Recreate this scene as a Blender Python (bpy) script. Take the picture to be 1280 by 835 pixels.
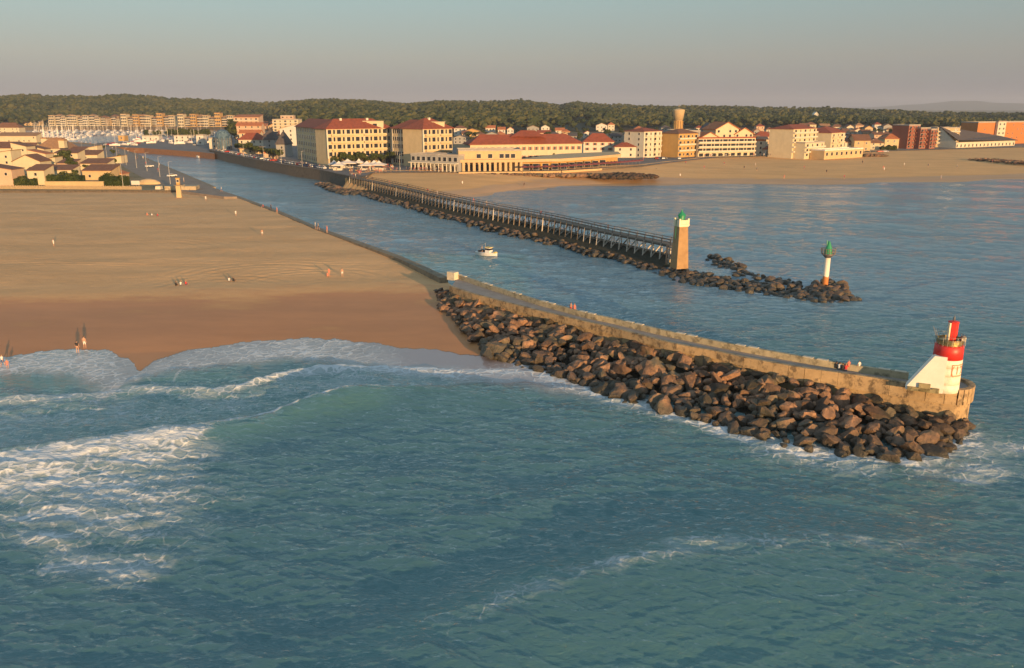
import bpy, bmesh, math, random
import numpy as np
from mathutils import Vector, Matrix
from mathutils.geometry import tessellate_polygon
for o in list(bpy.data.objects): bpy.data.objects.remove(o)
SC = bpy.context.scene; COL = SC.collection
random.seed(7); rng = np.random.default_rng(7)
R = math.radians
# ------------------------------------------------------------------ camera
H = 35.0; F = 1024.0; TH = R(15.48)
cam_d = bpy.data.cameras.new('camera'); cam = bpy.data.objects.new('camera', cam_d); COL.objects.link(cam)
cam_d.sensor_width = 36; cam_d.lens = F/1280*36; cam_d.clip_start = 0.5; cam_d.clip_end = 60000
cam.location = (0, 0, H); cam.rotation_euler = (R(90)-TH, 0, 0); SC.camera = cam
# ------------------------------------------------------------------ sky, sun, exposure
HAZE_D = 9.0e-5
SUN_EL = R(5.0); SUN_AZ = R(27.0)   # the light travels SUN_AZ left of +Y, so the sun is behind the camera to the right
W = bpy.data.worlds.new('World'); SC.world = W; W.use_nodes = True
nt = W.node_tree; nt.nodes.clear()
sky = nt.nodes.new('ShaderNodeTexSky'); sky.sky_type = 'NISHITA'; sky.sun_disc = False
sky.sun_elevation = SUN_EL; sky.sun_rotation = R(180)-SUN_AZ; sky.air_density = 1.0; sky.dust_density = 1.0; sky.ozone_density = 2.0
bg = nt.nodes.new('ShaderNodeBackground'); bg.inputs['Strength'].default_value = 0.15
wo = nt.nodes.new('ShaderNodeOutputWorld')
# dusk belt opposite the sun: mauve haze at the horizon, warm above it, blue-green higher up, blended over the sky texture
_tc = nt.nodes.new('ShaderNodeTexCoord'); _sx = nt.nodes.new('ShaderNodeSeparateXYZ'); nt.links.new(_tc.outputs['Generated'], _sx.inputs[0])
_rp = nt.nodes.new('ShaderNodeValToRGB'); _e = _rp.color_ramp.elements
for _k, (_p, _c) in enumerate([(0.0, (.165, .178, .225)), (.022, (.190, .195, .230)), (.055, (.245, .240, .240)), (.115, (.235, .305, .305)), (.28, (.260, .360, .400)), (1.0, (.200, .270, .350))]):
    _x = _e[_k] if _k < 2 else _e.new(_p)
    _x.position = _p; _x.color = (*_c, 1)
nt.links.new(_sx.outputs[2], _rp.inputs[0])
_m = nt.nodes.new('ShaderNodeVectorMath'); _m.operation = 'SCALE'; _m.inputs['Scale'].default_value = 5.7; nt.links.new(_rp.outputs[0], _m.inputs[0])
_mx = nt.nodes.new('ShaderNodeMixRGB'); _mx.inputs[0].default_value = 0.82; nt.links.new(sky.outputs[0], _mx.inputs[1]); nt.links.new(_m.outputs[0], _mx.inputs[2])
# a little brighter towards the antisolar side on the left
_az = nt.nodes.new('ShaderNodeMapRange'); _az.inputs[1].default_value = -0.6; _az.inputs[2].default_value = 0.6; _az.inputs[3].default_value = 1.12; _az.inputs[4].default_value = 0.90; nt.links.new(_sx.outputs[0], _az.inputs[0])
_ms = nt.nodes.new('ShaderNodeVectorMath'); _ms.operation = 'SCALE'; nt.links.new(_mx.outputs[0], _ms.inputs[0]); nt.links.new(_az.outputs[0], _ms.inputs['Scale'])
nt.links.new(_ms.outputs[0], bg.inputs['Color']); nt.links.new(bg.outputs[0], wo.inputs['Surface'])
sd = bpy.data.lights.new('sun', 'SUN'); sun = bpy.data.objects.new('sun', sd); COL.objects.link(sun)
sd.energy = 4.7; sd.angle = R(0.5); sd.color = (1.0, 0.60, 0.27)
ldir = Vector((-math.sin(SUN_AZ)*math.cos(SUN_EL), math.cos(SUN_AZ)*math.cos(SUN_EL), -math.sin(SUN_EL)))
sun.rotation_euler = ldir.to_track_quat('-Z', 'Y').to_euler(); sun.location = (60, -100, 80)
SC.view_settings.view_transform = 'Standard'; SC.view_settings.look = 'None'
SC.view_settings.exposure = 0.75; SC.view_settings.gamma = 1.0
try: SC.view_settings.use_curve_mapping = False
except Exception: pass
SC.render.engine = 'CYCLES'; SC.cycles.use_denoising = True
SC.cycles.max_bounces = 6; SC.cycles.volume_bounces = 0
SC.cycles.volume_step_rate = 5.0; SC.cycles.volume_max_steps = 64
# ------------------------------------------------------------------ pixel of the photograph -> point on a level plane
def at(px, py, z=0.0):
    u = (px-640)/F; v = (417.5-py)/F
    dy = math.cos(TH)+v*math.sin(TH); dz = -math.sin(TH)+v*math.cos(TH)
    t = (z-H)/dz
    return Vector((u*t, dy*t, z))
def mpp(P):   # metres per pixel of the photograph at point P
    return (P.y*math.cos(TH)+(H-P.z)*math.sin(TH))/F
def pl(pts, z): return [at(a, b, z) for a, b in pts]
# ------------------------------------------------------------------ materials
def new_mat(name):
    m = bpy.data.materials.new(name); m.use_nodes = True
    t = m.node_tree; b = t.nodes['Principled BSDF']
    return m, t, b
def N(t, kind, **kw):
    n = t.nodes.new(kind)
    for k, v in kw.items():
        if k in n.inputs.keys(): n.inputs[k].default_value = v
        else: setattr(n, k, v)
    return n
def ramp(t, stops):
    r = t.nodes.new('ShaderNodeValToRGB'); e = r.color_ramp.elements
    while len(e) > 1: e.remove(e[-1])
    e[0].position = stops[0][0]; e[0].color = (*stops[0][1], 1)
    for p, c in stops[1:]:
        x = e.new(p); x.color = (*c, 1)
    return r
def mat(name, c1, c2=None, scale=1.0, rough=0.8, bump=0.0, bscale=None, metal=0.0, detail=4, stretch=(1, 1, 1), coord='Object'):
    m, t, b = new_mat(name)
    c2 = c2 or tuple(x*0.72 for x in c1)
    tc = N(t, 'ShaderNodeTexCoord'); mp = N(t, 'ShaderNodeMapping'); mp.inputs['Scale'].default_value = stretch
    t.links.new(tc.outputs[coord], mp.inputs[0])
    n = N(t, 'ShaderNodeTexNoise', Scale=scale, Detail=detail, Roughness=0.65)
    t.links.new(mp.outputs[0], n.inputs['Vector'])
    r = ramp(t, [(0.3, c2), (0.68, c1)]); t.links.new(n.outputs[0], r.inputs[0])
    t.links.new(r.outputs[0], b.inputs['Base Color'])
    b.inputs['Roughness'].default_value = rough; b.inputs['Metallic'].default_value = metal
    if bump:
        n2 = N(t, 'ShaderNodeTexNoise', Scale=bscale or scale*4, Detail=5)
        t.links.new(mp.outputs[0], n2.inputs['Vector'])
        bm_ = N(t, 'ShaderNodeBump', Strength=1.0, Distance=bump); t.links.new(n2.outputs[0], bm_.inputs['Height'])
        t.links.new(bm_.outputs[0], b.inputs['Normal'])
    return m
# ------------------------------------------------------------------ mesh helpers
class MB:
    def __init__(s): s.v = []; s.f = []; s.m = []
    def add(s, vs, fs, mi=0):
        o = len(s.v); s.v += [tuple(v) for v in vs]; s.f += [tuple(i+o for i in f) for f in fs]; s.m += [mi]*len(fs)
    def box(s, c, sz, rz=0.0, mi=0, taper=1.0):
        x, y, z = sz[0]/2, sz[1]/2, sz[2]/2; ca, sa = math.cos(rz), math.sin(rz); vs = []
        for dz, k in ((-z, 1), (z, taper)):
            for dx, dy in ((-x, -y), (x, -y), (x, y), (-x, y)):
                dx2, dy2 = dx*k, dy*k
                vs.append((c[0]+dx2*ca-dy2*sa, c[1]+dx2*sa+dy2*ca, c[2]+dz))
        s.add(vs, [(3, 2, 1, 0), (4, 5, 6, 7), (0, 1, 5, 4), (1, 2, 6, 5), (2, 3, 7, 6), (3, 0, 4, 7)], mi)
    def bar(s, a, b, w, h=None, mi=0):
        a = Vector(a); b = Vector(b); h = h or w; d = (b-a).normalized()
        up = Vector((0, 0, 1)) if abs(d.z) < 0.95 else Vector((0, 1, 0))
        sx = d.cross(up).normalized()*w/2; sy = sx.cross(d).normalized()*h/2
        vs = [a-sx-sy, a+sx-sy, a+sx+sy, a-sx+sy, b-sx-sy, b+sx-sy, b+sx+sy, b-sx+sy]
        s.add(vs, [(3, 2, 1, 0), (4, 5, 6, 7), (0, 1, 5, 4), (1, 2, 6, 5), (2, 3, 7, 6), (3, 0, 4, 7)], mi)
    def lathe(s, prof, seg=24, c=(0, 0, 0), mi=0, cap=True):
        vs = []; n = len(prof)
        for r, z in prof:
            for k in range(seg):
                a = 2*math.pi*k/seg; vs.append((c[0]+r*math.cos(a), c[1]+r*math.sin(a), c[2]+z))
        fs = []
        for i in range(n-1):
            for k in range(seg):
                k2 = (k+1) % seg; fs.append((i*seg+k, i*seg+k2, (i+1)*seg+k2, (i+1)*seg+k))
        if cap: fs.append(tuple(range(seg-1, -1, -1))); fs.append(tuple(range((n-1)*seg, n*seg)))
        s.add(vs, fs, mi)
    def prism(s, poly, z0, z1, mi=0, mtop=None):
        n = len(poly)
        if sum(poly[i][0]*poly[(i+1) % n][1]-poly[(i+1) % n][0]*poly[i][1] for i in range(n)) < 0: poly = poly[::-1]
        tri = tessellate_polygon([[Vector((p[0], p[1], 0)) for p in poly]])
        vs = [(p[0], p[1], z0) for p in poly]+[(p[0], p[1], z1) for p in poly]
        s.add(vs, [(i, (i+1) % n, n+(i+1) % n, n+i) for i in range(n)], mi)
        def up(t_):
            a, b, c = [poly[i] for i in t_]
            return (b[0]-a[0])*(c[1]-a[1])-(b[1]-a[1])*(c[0]-a[0]) > 0
        s.add(vs, [tuple(n+i for i in (t_ if up(t_) else t_[::-1])) for t_ in tri], mi if mtop is None else mtop)
    def build(s, name, mats, parent=None, smooth=False, loc=None):
        me = bpy.data.meshes.new(name); me.from_pydata(s.v, [], s.f)
        if not isinstance(mats, (list, tuple)): mats = [mats]
        for m in mats: me.materials.append(m)
        if len(mats) > 1: me.polygons.foreach_set('material_index', s.m)
        if smooth: me.polygons.foreach_set('use_smooth', [True]*len(me.polygons))
        me.update(); o = bpy.data.objects.new(name, me); COL.objects.link(o)
        if parent: o.parent = parent
        if loc is not None: o.location = loc
        return o
def np_mesh(name, V, Fq, m, smooth=True, attrs=None):
    me = bpy.data.meshes.new(name); nv = len(V); nf = len(Fq); k = Fq.shape[1]
    me.vertices.add(nv); me.vertices.foreach_set('co', V.astype(np.float32).ravel())
    me.loops.add(nf*k); me.loops.foreach_set('vertex_index', Fq.astype(np.int32).ravel())
    me.polygons.add(nf); me.polygons.foreach_set('loop_start', np.arange(0, nf*k, k, dtype=np.int32))
    me.polygons.foreach_set('loop_total', np.full(nf, k, dtype=np.int32))
    me.polygons.foreach_set('use_smooth', np.full(nf, smooth))
    me.materials.append(m)
    for an, av in (attrs or {}).items():
        a = me.attributes.new(an, 'FLOAT', 'POINT'); a.data.foreach_set('value', av.astype(np.float32).ravel())
    me.update(calc_edges=True); me.validate()
    o = bpy.data.objects.new(name, me); COL.objects.link(o); return o
def grid_faces(nr, nc):
    i = np.arange(nr-1)[:, None]*nc+np.arange(nc-1)[None, :]
    return np.stack([i, i+1, i+1+nc, i+nc], -1).reshape(-1, 4)
def tag(o, label=None, cat=None, group=None, kind=None):
    if label: o['label'] = label
    if cat: o['category'] = cat
    if group: o['group'] = group
    if kind: o['kind'] = kind
    return o
def empty(name, loc, rz=0.0, label=None, cat=None, group=None):
    o = bpy.data.objects.new(name, None); COL.objects.link(o); o.location = loc; o.rotation_euler = (0, 0, rz)
    o.empty_display_size = 0.5
    return tag(o, label, cat, group)
def dup(root, loc, rz=0.0, label=None, group=None, scale=None):
    r = root.copy(); COL.objects.link(r); r.location = loc; r.rotation_euler = (0, 0, rz)
    if label: r['label'] = label
    if group: r['group'] = group
    if scale: r.scale = (scale,)*3 if not isinstance(scale, tuple) else scale
    for ch in list(root.children):
        c = ch.copy(); COL.objects.link(c); c.parent = r
        for g in list(ch.children):
            d = g.copy(); COL.objects.link(d); d.parent = c
    return r
def poly_interp(P, closed=False):
    return np.array([[p[0], p[1]] for p in P], dtype=float)
def dist_poly(X, Y, P):
    """unsigned distance to an open polyline, and the signed side"""
    best = np.full(X.shape, 1e9); side = np.zeros(X.shape)
    for (ax, ay), (bx, by) in zip(P[:-1], P[1:]):
        dx, dy = bx-ax, by-ay; L2 = dx*dx+dy*dy
        t = np.clip(((X-ax)*dx+(Y-ay)*dy)/L2, 0, 1)
        d = np.hypot(X-ax-t*dx, Y-ay-t*dy); s = np.sign((X-ax)*dy-(Y-ay)*dx)
        m = d < best; best = np.where(m, d, best); side = np.where(m, s, side)
    return best, side
def vnoise(X, Y, seed=0):
    """smooth value noise on arrays"""
    r = np.random.default_rng(seed); T = r.random((256, 256))
    xi = np.floor(X).astype(int); yi = np.floor(Y).astype(int); fx = X-xi; fy = Y-yi
    fx = fx*fx*(3-2*fx); fy = fy*fy*(3-2*fy)
    a = T[xi % 256, yi % 256]; b = T[(xi+1) % 256, yi % 256]; c = T[xi % 256, (yi+1) % 256]; d = T[(xi+1) % 256, (yi+1) % 256]
    return (a*(1-fx)+b*fx)*(1-fy)+(c*(1-fx)+d*fx)*fy
def sstep(x, a, b):
    t = np.clip((x-a)/(b-a), 0, 1); return t*t*(3-2*t)
# ------------------------------------------------------------------ shore lines measured on the photograph
SW = poly_interp(pl([(-420, 462), (-200, 455), (-60, 448), (0, 446), (50, 441), (100, 437), (140, 440), (160, 449), (176, 461), (192, 450), (240, 437), (300, 430), (360, 425), (400, 424),
        (450, 428), (500, 434), (560, 440), (600, 445), (640, 450), (700, 458)], 0.35))
def swash_y(X): return np.interp(X, SW[:, 0], SW[:, 1])+0.35*np.sin(X*0.9+1.3*np.sin(X*.23))+0.16*np.sin(X*2.7)
_sx_ = np.linspace(-160, 60, 221); _sy_ = np.interp(_sx_, SW[:, 0], SW[:, 1]); _k_ = np.exp(-(np.arange(-40, 41)/14.0)**2); _k_ /= _k_.sum()
_ss_ = np.convolve(np.pad(_sy_, 40, mode='edge'), _k_, 'valid')
def shore_y(X): return np.interp(X, _sx_, _ss_)
def beach_h(X, Y):
    d = Y-shore_y(X)
    h = np.where(d > 0, 0.35+2.9*(1-np.exp(-np.maximum(d, 0)/36.0)), 0.35+0.035*d)
    return np.maximum(h, -4.0)
BANK_PX = [(560, 347), (530, 333), (500, 320), (440, 299), (400, 285), (350, 264), (300, 246), (270, 236), (240, 223), (200, 206), (170, 193), (145, 185), (120, 181), (100, 179), (78, 178)]
BANK = pl(BANK_PX, 3.3)
NEAR_PX = [(563.4, 358), (591.6, 367.5), (633.8, 378.4), (674, 388.6), (740, 404), (762.5, 409), (840.6, 429.4), (900, 440), (930, 446.9), (998.8, 459.4), (1080, 470.3), (1130, 478.5), (1158, 483), (1182, 486.3)]
NEAR = pl(NEAR_PX, 4.6)
FAR_PX = [(571, 342.5), (615, 357), (673, 375), (740, 392.5), (762, 396.6), (825, 411.4), (900, 427), (950, 436), (1028, 450), (1080, 458), (1136, 466)]
FAR = pl(FAR_PX, 5.15)
TOE_PX = [(545, 362), (556, 384), (578, 404), (598, 428), (612, 444), (645, 456), (680, 470), (730, 484), (770, 500), (830, 516), (890, 532), (940, 547), (1000, 563), (1060, 569), (1120, 577), (1178, 566), (1206, 545)]
HEAD_PX = [(1197, 488), (1206, 487.6), (1212, 486), (1216, 483), (1215, 479.5), (1209, 476), (1197, 472.5), (1180, 470.3), (1160, 467.8)]
SIDE = poly_interp([NEAR[0]+(NEAR[0]-NEAR[3])*3]+NEAR+[NEAR[-1]+(NEAR[-1]-NEAR[-3])*3])
TOE = [at(a, b, 2.2 if i < 3 else (1.0 if i < 5 else 0.0)) for i, (a, b) in enumerate(TOE_PX)]
QUAY_PX = [(262, 188), (290, 194), (319, 200), (360, 207), (400, 213), (437, 221)]
QUAY = pl(QUAY_PX, 5.0)
PIER_PX = [(437, 218), (473.4, 225), (510, 233), (546.6, 241.3), (600, 252.5), (690, 269.5), (750, 282.7), (780, 288.5), (838, 300)]
PIER = pl(PIER_PX, 6.4)
NSH_PX = [(500, 249), (560, 247), (600, 242), (650, 236), (700, 232), (780, 229), (900, 229), (1000, 228.5), (1100, 227), (1180, 225), (1280, 222), (1500, 216), (1900, 205)]
NSH = poly_interp(pl(NSH_PX, 0.3))
NROCK_PX = [(440, 241), (480, 253), (520, 263), (560, 275), (600, 287), (650, 299), (700, 309), (740, 319), (780, 329), (820, 341), (860, 352), (900, 360), (950, 366), (1000, 374), (1040, 379), (1068, 374)]
NROCK = pl(NROCK_PX, 0.0)
ARC_PX = [(890, 322), (912, 331), (935, 342), (955, 347), (975, 350), (995, 350)]
ARC = pl(ARC_PX, 0.6)
# ------------------------------------------------------------------ sea
def sea_material():
    m, t, b = new_mat('sea_water'); L = t.links
    geo = N(t, 'ShaderNodeNewGeometry')
    foam = N(t, 'ShaderNodeAttribute', attribute_name='foam'); turb_glow = N(t, 'ShaderNodeAttribute', attribute_name='turbid_glow'); thin = N(t, 'ShaderNodeAttribute', attribute_name='thin')
    # large colour drift of the water itself
    n0 = N(t, 'ShaderNodeTexNoise', Scale=0.018, Detail=3); L.new(geo.outputs['Position'], n0.inputs['Vector'])
    c0 = ramp(t, [(0.35, (0.070, 0.175, 0.198)), (0.65, (0.092, 0.208, 0.216))]); L.new(n0.outputs[0], c0.inputs[0])
    mx = N(t, 'ShaderNodeMix', data_type='RGBA'); L.new(turb_glow.outputs['Fac'], mx.inputs[0]); cl = N(t, 'ShaderNodeAttribute', attribute_name='calm_or_sky'); mc = N(t, 'ShaderNodeMix', data_type='RGBA'); L.new(cl.outputs['Fac'], mc.inputs[0]); L.new(c0.outputs[0], mc.inputs[6]); mc.inputs[7].default_value = (0.160, 0.262, 0.325, 1); L.new(mc.outputs[2], mx.inputs[6]); mx.inputs[7].default_value = (0.125, 0.265, 0.235, 1)  # lighter blue of channel and bay: sky reflection put into the base colour
    mt = N(t, 'ShaderNodeMix', data_type='RGBA'); L.new(thin.outputs['Fac'], mt.inputs[0]); L.new(mx.outputs[2], mt.inputs[6]); mt.inputs[7].default_value = (0.34, 0.28, 0.27, 1)
    # foam lace: warped noise and thin cell walls against the foam amount stored on the surface
    mp = N(t, 'ShaderNodeMapping'); L.new(geo.outputs['Position'], mp.inputs[0]); mp.inputs['Scale'].default_value = (1, 1, 0.3)
    nw = N(t, 'ShaderNodeTexNoise', Scale=0.45, Detail=4); L.new(mp.outputs[0], nw.inputs['Vector'])
    wv = N(t, 'ShaderNodeMixRGB', blend_type='LINEAR_LIGHT'); wv.inputs[0].default_value = 0.85; L.new(mp.outputs[0], wv.inputs[1]); L.new(nw.outputs['Color'], wv.inputs[2])
    nA = N(t, 'ShaderNodeTexNoise', Scale=0.55, Detail=9, Roughness=0.68, Distortion=0.6); L.new(wv.outputs[0], nA.inputs['Vector'])
    vo = N(t, 'ShaderNodeTexVoronoi', feature='DISTANCE_TO_EDGE', Scale=0.75); L.new(wv.outputs[0], vo.inputs['Vector'])
    vr = N(t, 'ShaderNodeMapRange'); vr.inputs[1].default_value = 0.0; vr.inputs[2].default_value = 0.22; vr.inputs[3].default_value = 0.26; vr.inputs[4].default_value = -0.12; L.new(vo.outputs['Distance'], vr.inputs[0])
    s1 = N(t, 'ShaderNodeMath', operation='ADD'); L.new(nA.outputs[0], s1.inputs[0]); L.new(vr.outputs[0], s1.inputs[1])
    s2 = N(t, 'ShaderNodeMath', operation='ADD'); L.new(s1.outputs[0], s2.inputs[0]); L.new(foam.outputs['Fac'], s2.inputs[1])
    fr = N(t, 'ShaderNodeMapRange', interpolation_type='SMOOTHSTEP'); fr.inputs[1].default_value = 0.93; fr.inputs[2].default_value = 1.42; L.new(s2.outputs[0], fr.inputs[0])
    nv = N(t, 'ShaderNodeTexNoise', Scale=0.22, Detail=7, Roughness=0.7, Distortion=0.8); L.new(mp.outputs[0], nv.inputs['Vector'])
    sv1 = N(t, 'ShaderNodeMath', operation='ADD'); L.new(nv.outputs[0], sv1.inputs[0]); L.new(foam.outputs['Fac'], sv1.inputs[1])
    vr2 = N(t, 'ShaderNodeMapRange', interpolation_type='SMOOTHSTEP'); vr2.inputs[1].default_value = 0.72; vr2.inputs[2].default_value = 1.35; vr2.inputs[4].default_value = 0.62; L.new(sv1.outputs[0], vr2.inputs[0])
    mm = N(t, 'ShaderNodeMath', operation='MAXIMUM'); L.new(fr.outputs[0], mm.inputs[0]); L.new(vr2.outputs[0], mm.inputs[1])
    mf = N(t, 'ShaderNodeMix', data_type='RGBA'); L.new(mm.outputs[0], mf.inputs[0]); L.new(mt.outputs[2], mf.inputs[6]); mf.inputs[7].default_value = (0.66, 0.70, 0.72, 1)
    rr = N(t, 'ShaderNodeMapRange'); rr.inputs[3].default_value = 0.16; rr.inputs[4].default_value = 0.85; L.new(fr.outputs[0], rr.inputs[0]); 
    # ripples too fine for the mesh
    m1 = N(t, 'ShaderNodeMapping'); m1.inputs['Rotation'].default_value = (0, 0, R(20)); m1.inputs['Scale'].default_value = (0.42, 1.0, 1); L.new(geo.outputs['Position'], m1.inputs[0])
    b1 = N(t, 'ShaderNodeTexNoise', Scale=1.3, Detail=6, Roughness=0.60, Distortion=0.4); L.new(m1.outputs[0], b1.inputs['Vector'])
    b2 = N(t, 'ShaderNodeTexNoise', Scale=0.16, Detail=4, Roughness=0.6); L.new(m1.outputs[0], b2.inputs['Vector'])
    ad = N(t, 'ShaderNodeMath', operation='MULTIPLY_ADD'); L.new(b2.outputs[0], ad.inputs[0]); ad.inputs[1].default_value = 1.6; L.new(b1.outputs[0], ad.inputs[2])
    th = N(t, 'ShaderNodeMapRange'); th.inputs[3].default_value = 0.42; th.inputs[4].default_value = 0.03; L.new(thin.outputs['Fac'], th.inputs[0])
    bp = N(t, 'ShaderNodeBump', Strength=1.0); L.new(th.outputs[0], bp.inputs['Distance']); L.new(ad.outputs[0], bp.inputs['Height'])
    fb = N(t, 'ShaderNodeBump', Strength=0.6, Distance=0.25); L.new(fr.outputs[0], fb.inputs['Height']); L.new(bp.outputs[0], fb.inputs['Normal'])
    # light coming back out of the water does not follow the ripples; only the mirror layer does
    up = N(t, 'ShaderNodeCombineXYZ'); up.inputs[2].default_value = 1.0
    df = N(t, 'ShaderNodeBsdfDiffuse'); L.new(mt.outputs[2], df.inputs['Color']); va = N(t, 'ShaderNodeVectorMath', operation='SCALE'); va.inputs['Scale'].default_value = 0.30; L.new(bp.outputs[0], va.inputs[0]); vb = N(t, 'ShaderNodeVectorMath', operation='ADD'); L.new(va.outputs[0], vb.inputs[0]); L.new(up.outputs[0], vb.inputs[1]); vn = N(t, 'ShaderNodeVectorMath', operation='NORMALIZE'); L.new(vb.outputs[0], vn.inputs[0]); L.new(vn.outputs[0], df.inputs['Normal'])
    gl = N(t, 'ShaderNodeBsdfGlossy'); gl.inputs['Roughness'].default_value = 0.07; gl.inputs['Color'].default_value = (1, 1, 1, 1); L.new(bp.outputs[0], gl.inputs['Normal'])
    fz = N(t, 'ShaderNodeFresnel'); fz.inputs['IOR'].default_value = 1.45; L.new(bp.outputs[0], fz.inputs['Normal'])
    ws = N(t, 'ShaderNodeMixShader'); L.new(fz.outputs[0], ws.inputs[0]); L.new(df.outputs[0], ws.inputs[1]); L.new(gl.outputs[0], ws.inputs[2])
    fd = N(t, 'ShaderNodeBsdfDiffuse'); fd.inputs['Color'].default_value = (0.66, 0.70, 0.72, 1); L.new(fb.outputs[0], fd.inputs['Normal'])
    wf = N(t, 'ShaderNodeMixShader'); L.new(mm.outputs[0], wf.inputs[0]); L.new(ws.outputs[0], wf.inputs[1]); L.new(fd.outputs[0], wf.inputs[2])
    t.nodes.remove(b); L.new(wf.outputs[0], t.nodes['Material Output'].inputs['Surface'])
    return m
CR_AB = poly_interp(pl([(-500, 640), (-200, 600), (0, 566), (100, 553), (200, 538), (262, 530), (300, 524), (340, 515), (380, 504), (450, 492), (520, 488), (600, 481), (660, 478), (720, 482)], 0.7))
CR_C = poly_interp(pl([(300, 900), (450, 835), (560, 790), (700, 742), (850, 706), (1000, 690), (1150, 700), (1350, 735)], 0.6))
CR_D = poly_interp(pl([(-400, 505), (-100, 500), (0, 497), (100, 490), (190, 480), (260, 486), (310, 480), (350, 467), (400, 459), (480, 457), (560, 461), (640, 463)], 0.3))
def crest(P, X, Y, amp_pts, wf, wb):
    s = Y-np.interp(X, P[:, 0], P[:, 1]); a = np.interp(X, [at(p, q, 0).x for p, q, _ in amp_pts], [k for _, _, k in amp_pts])
    s = s+1.2*(vnoise(X*0.22, Y*0.05, 5)-0.5)
    return s, a, a*np.where(s < 0, np.exp(-(s/wf)**2), np.exp(-(s/wb)**2))
def make_sea():
    # depression angles evenly spread, dense where the photograph looks
    al = np.concatenate([np.linspace(R(80), R(39), 50, endpoint=False), np.linspace(R(39), R(1.2), 860, endpoint=False), np.geomspace(R(1.2), R(0.055), 60)])
    r = H/np.tan(al)
    az = np.concatenate([np.linspace(-R(178), -R(37), 110, endpoint=False), np.linspace(-R(37), R(37), 1050, endpoint=False), np.linspace(R(37), R(178), 110)])
    Rr, A = np.meshgrid(r, az, indexing='ij'); X = Rr*np.sin(A); Y = Rr*np.cos(A)
    dr = np.gradient(r)[:, None]*np.ones_like(X); sp = np.maximum(dr, Rr*R(0.07))
    Z = np.zeros_like(X)
    chan = dist_poly(X, Y, poly_interp(FAR))[1]
    g = np.random.default_rng(11)
    # north of the jetties the water is calmer
    calm_or_sky = 1.0-0.45*sstep(Y, 150, 330)
    for k in range(100):
        lam = 0.55*(18/0.55)**(g.random()**1.5); th = g.normal(R(20), R(30)); ph = g.random()*6.283; kk = 2*math.pi/lam
        amp = 0.0066*lam*(1.0 if lam < 3 else 0.62 if lam < 8 else 0.4)
        att = 1-sstep(sp*3.0/lam, 0.8, 1.6)
        dx, dy = math.sin(th), math.cos(th)
        w = np.sin(kk*(X*dx+Y*dy)+ph+0.8*np.sin(kk*0.21*(X*dy-Y*dx)+ph*3))
        w = (np.exp(1.1*w)-1.326)*0.62
        mod = 0.35+1.3*vnoise(X/(lam*4)+k*7.1, Y/(lam*4)+k*3.3, 3)
        Z += amp*att*w*mod*calm_or_sky
    Z += 0.16*np.sin(2*math.pi/31*(X*0.28+Y*0.96)+1.1+1.2*vnoise(X/60, Y/60, 9))*(1-sstep(Rr, 500, 900))
    sA, aA, hA = crest(CR_AB, X, Y, [(-500, 566, .9), (262, 530, .95), (310, 522, .75), (420, 500, 1.75), (520, 488, 1.25), (640, 478, .35), (760, 485, 0)], 5.0, 2.3)
    sC, aC, hC = crest(CR_C, X, Y, [(200, 850, 0), (560, 790, .8), (900, 700, .95), (1100, 690, .75), (1400, 740, 0.2)], 6.5, 5.0)
    sD, aD, hD = crest(CR_D, X, Y, [(-300, 500, .3), (200, 480, .22), (300, 480, .3), (400, 458, .5), (600, 462, .3), (690, 470, 0)], 1.6, 0.9)
    Z = Z+hA+hC+hD
    sideS = dist_poly(X, Y, SIDE)[1]; chanm = np.where((sideS < 0) | (Y > 150), 1.0, 0.0)*sstep(Y, 105, 170)
    # ---- foam
    foam = np.zeros_like(X); n1 = vnoise(X/7, Y/5, 21); n2 = vnoise(X/2.6, Y/2.0, 22); n3 = vnoise(X/2.2+Y*.15, Y/1.3-X*.1, 24)*.6+vnoise(X/5.5, Y/3, 25)*.4
    xa = lambda p, q: at(p, q, 0).x
    brk = 1-sstep(X, xa(255, 532), xa(300, 530))
    foam = np.maximum(foam, brk*np.exp(-((sA+2.6)/3.2)**2)*0.9)
    foam = np.maximum(foam, brk*sstep(sA, -18, -2)*(1-sstep(sA, -1, 2.2))*(0.40+0.30*n1))
    tip = sstep(X, xa(240, 532), xa(280, 530))*(1-sstep(X, xa(470, 495), xa(520, 490)))
    foam = np.maximum(foam, tip*np.exp(-((sA-0.5)/0.8)**2)*0.72)
    def blob(px, py, rx, ry, s, rot=0):
        P = at(px, py, 0); dx = X-P.x; dy = Y-P.y; c, q = math.cos(rot), math.sin(rot)
        u = dx*c+dy*q; v = -dx*q+dy*c
        return s*np.exp(-((u/rx)**2+(v/ry)**2))
    for a_ in [(60, 600, 12, 5, .58), (150, 575, 12, 4, .52), (215, 560, 6, 4, .50), (90, 640, 9, 4, .46), (160, 640, 5, 5, .40), (60, 670, 5, 2.2, .46), (105, 700, 5, 2.6, .50), (165, 705, 3.5, 4.2, .44), (185, 660, 4, 2, .38), (75, 690, 2, 3, .40), (130, 615, 15, 6, .46), (150, 650, 10, 6, .42), (130, 690, 8, 5, .34), (215, 600, 7, 4, .40), (-60, 600, 20, 6, .5),
               (150, 730, 3.2, 1.6, .34), (235, 625, 4, 3, .30), (120, 655, 12, 7, .26), (1225, 585, 5, 4, .42), (1200, 560, 5, 4, .52), (1255, 560, 8, 3, .40), (1215, 598, 3.5, 1.6, .42), (1270, 590, 5, 4, .30), (1150, 590, 6, 2.4, .36), (640, 462, 8, 2.5, .34), (560, 466, 12, 3, .32)]:
        foam = np.maximum(foam, blob(*a_)*(0.80+1.0*n3))
    foam = np.maximum(foam, 0.44*aC*np.exp(-((sC-2.0)/2.6)**2)*(.5+n3))
    # inner surf line and the milky water behind the breaker
    onbeach = 1-sstep(X, xa(650, 462), xa(700, 470))
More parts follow.
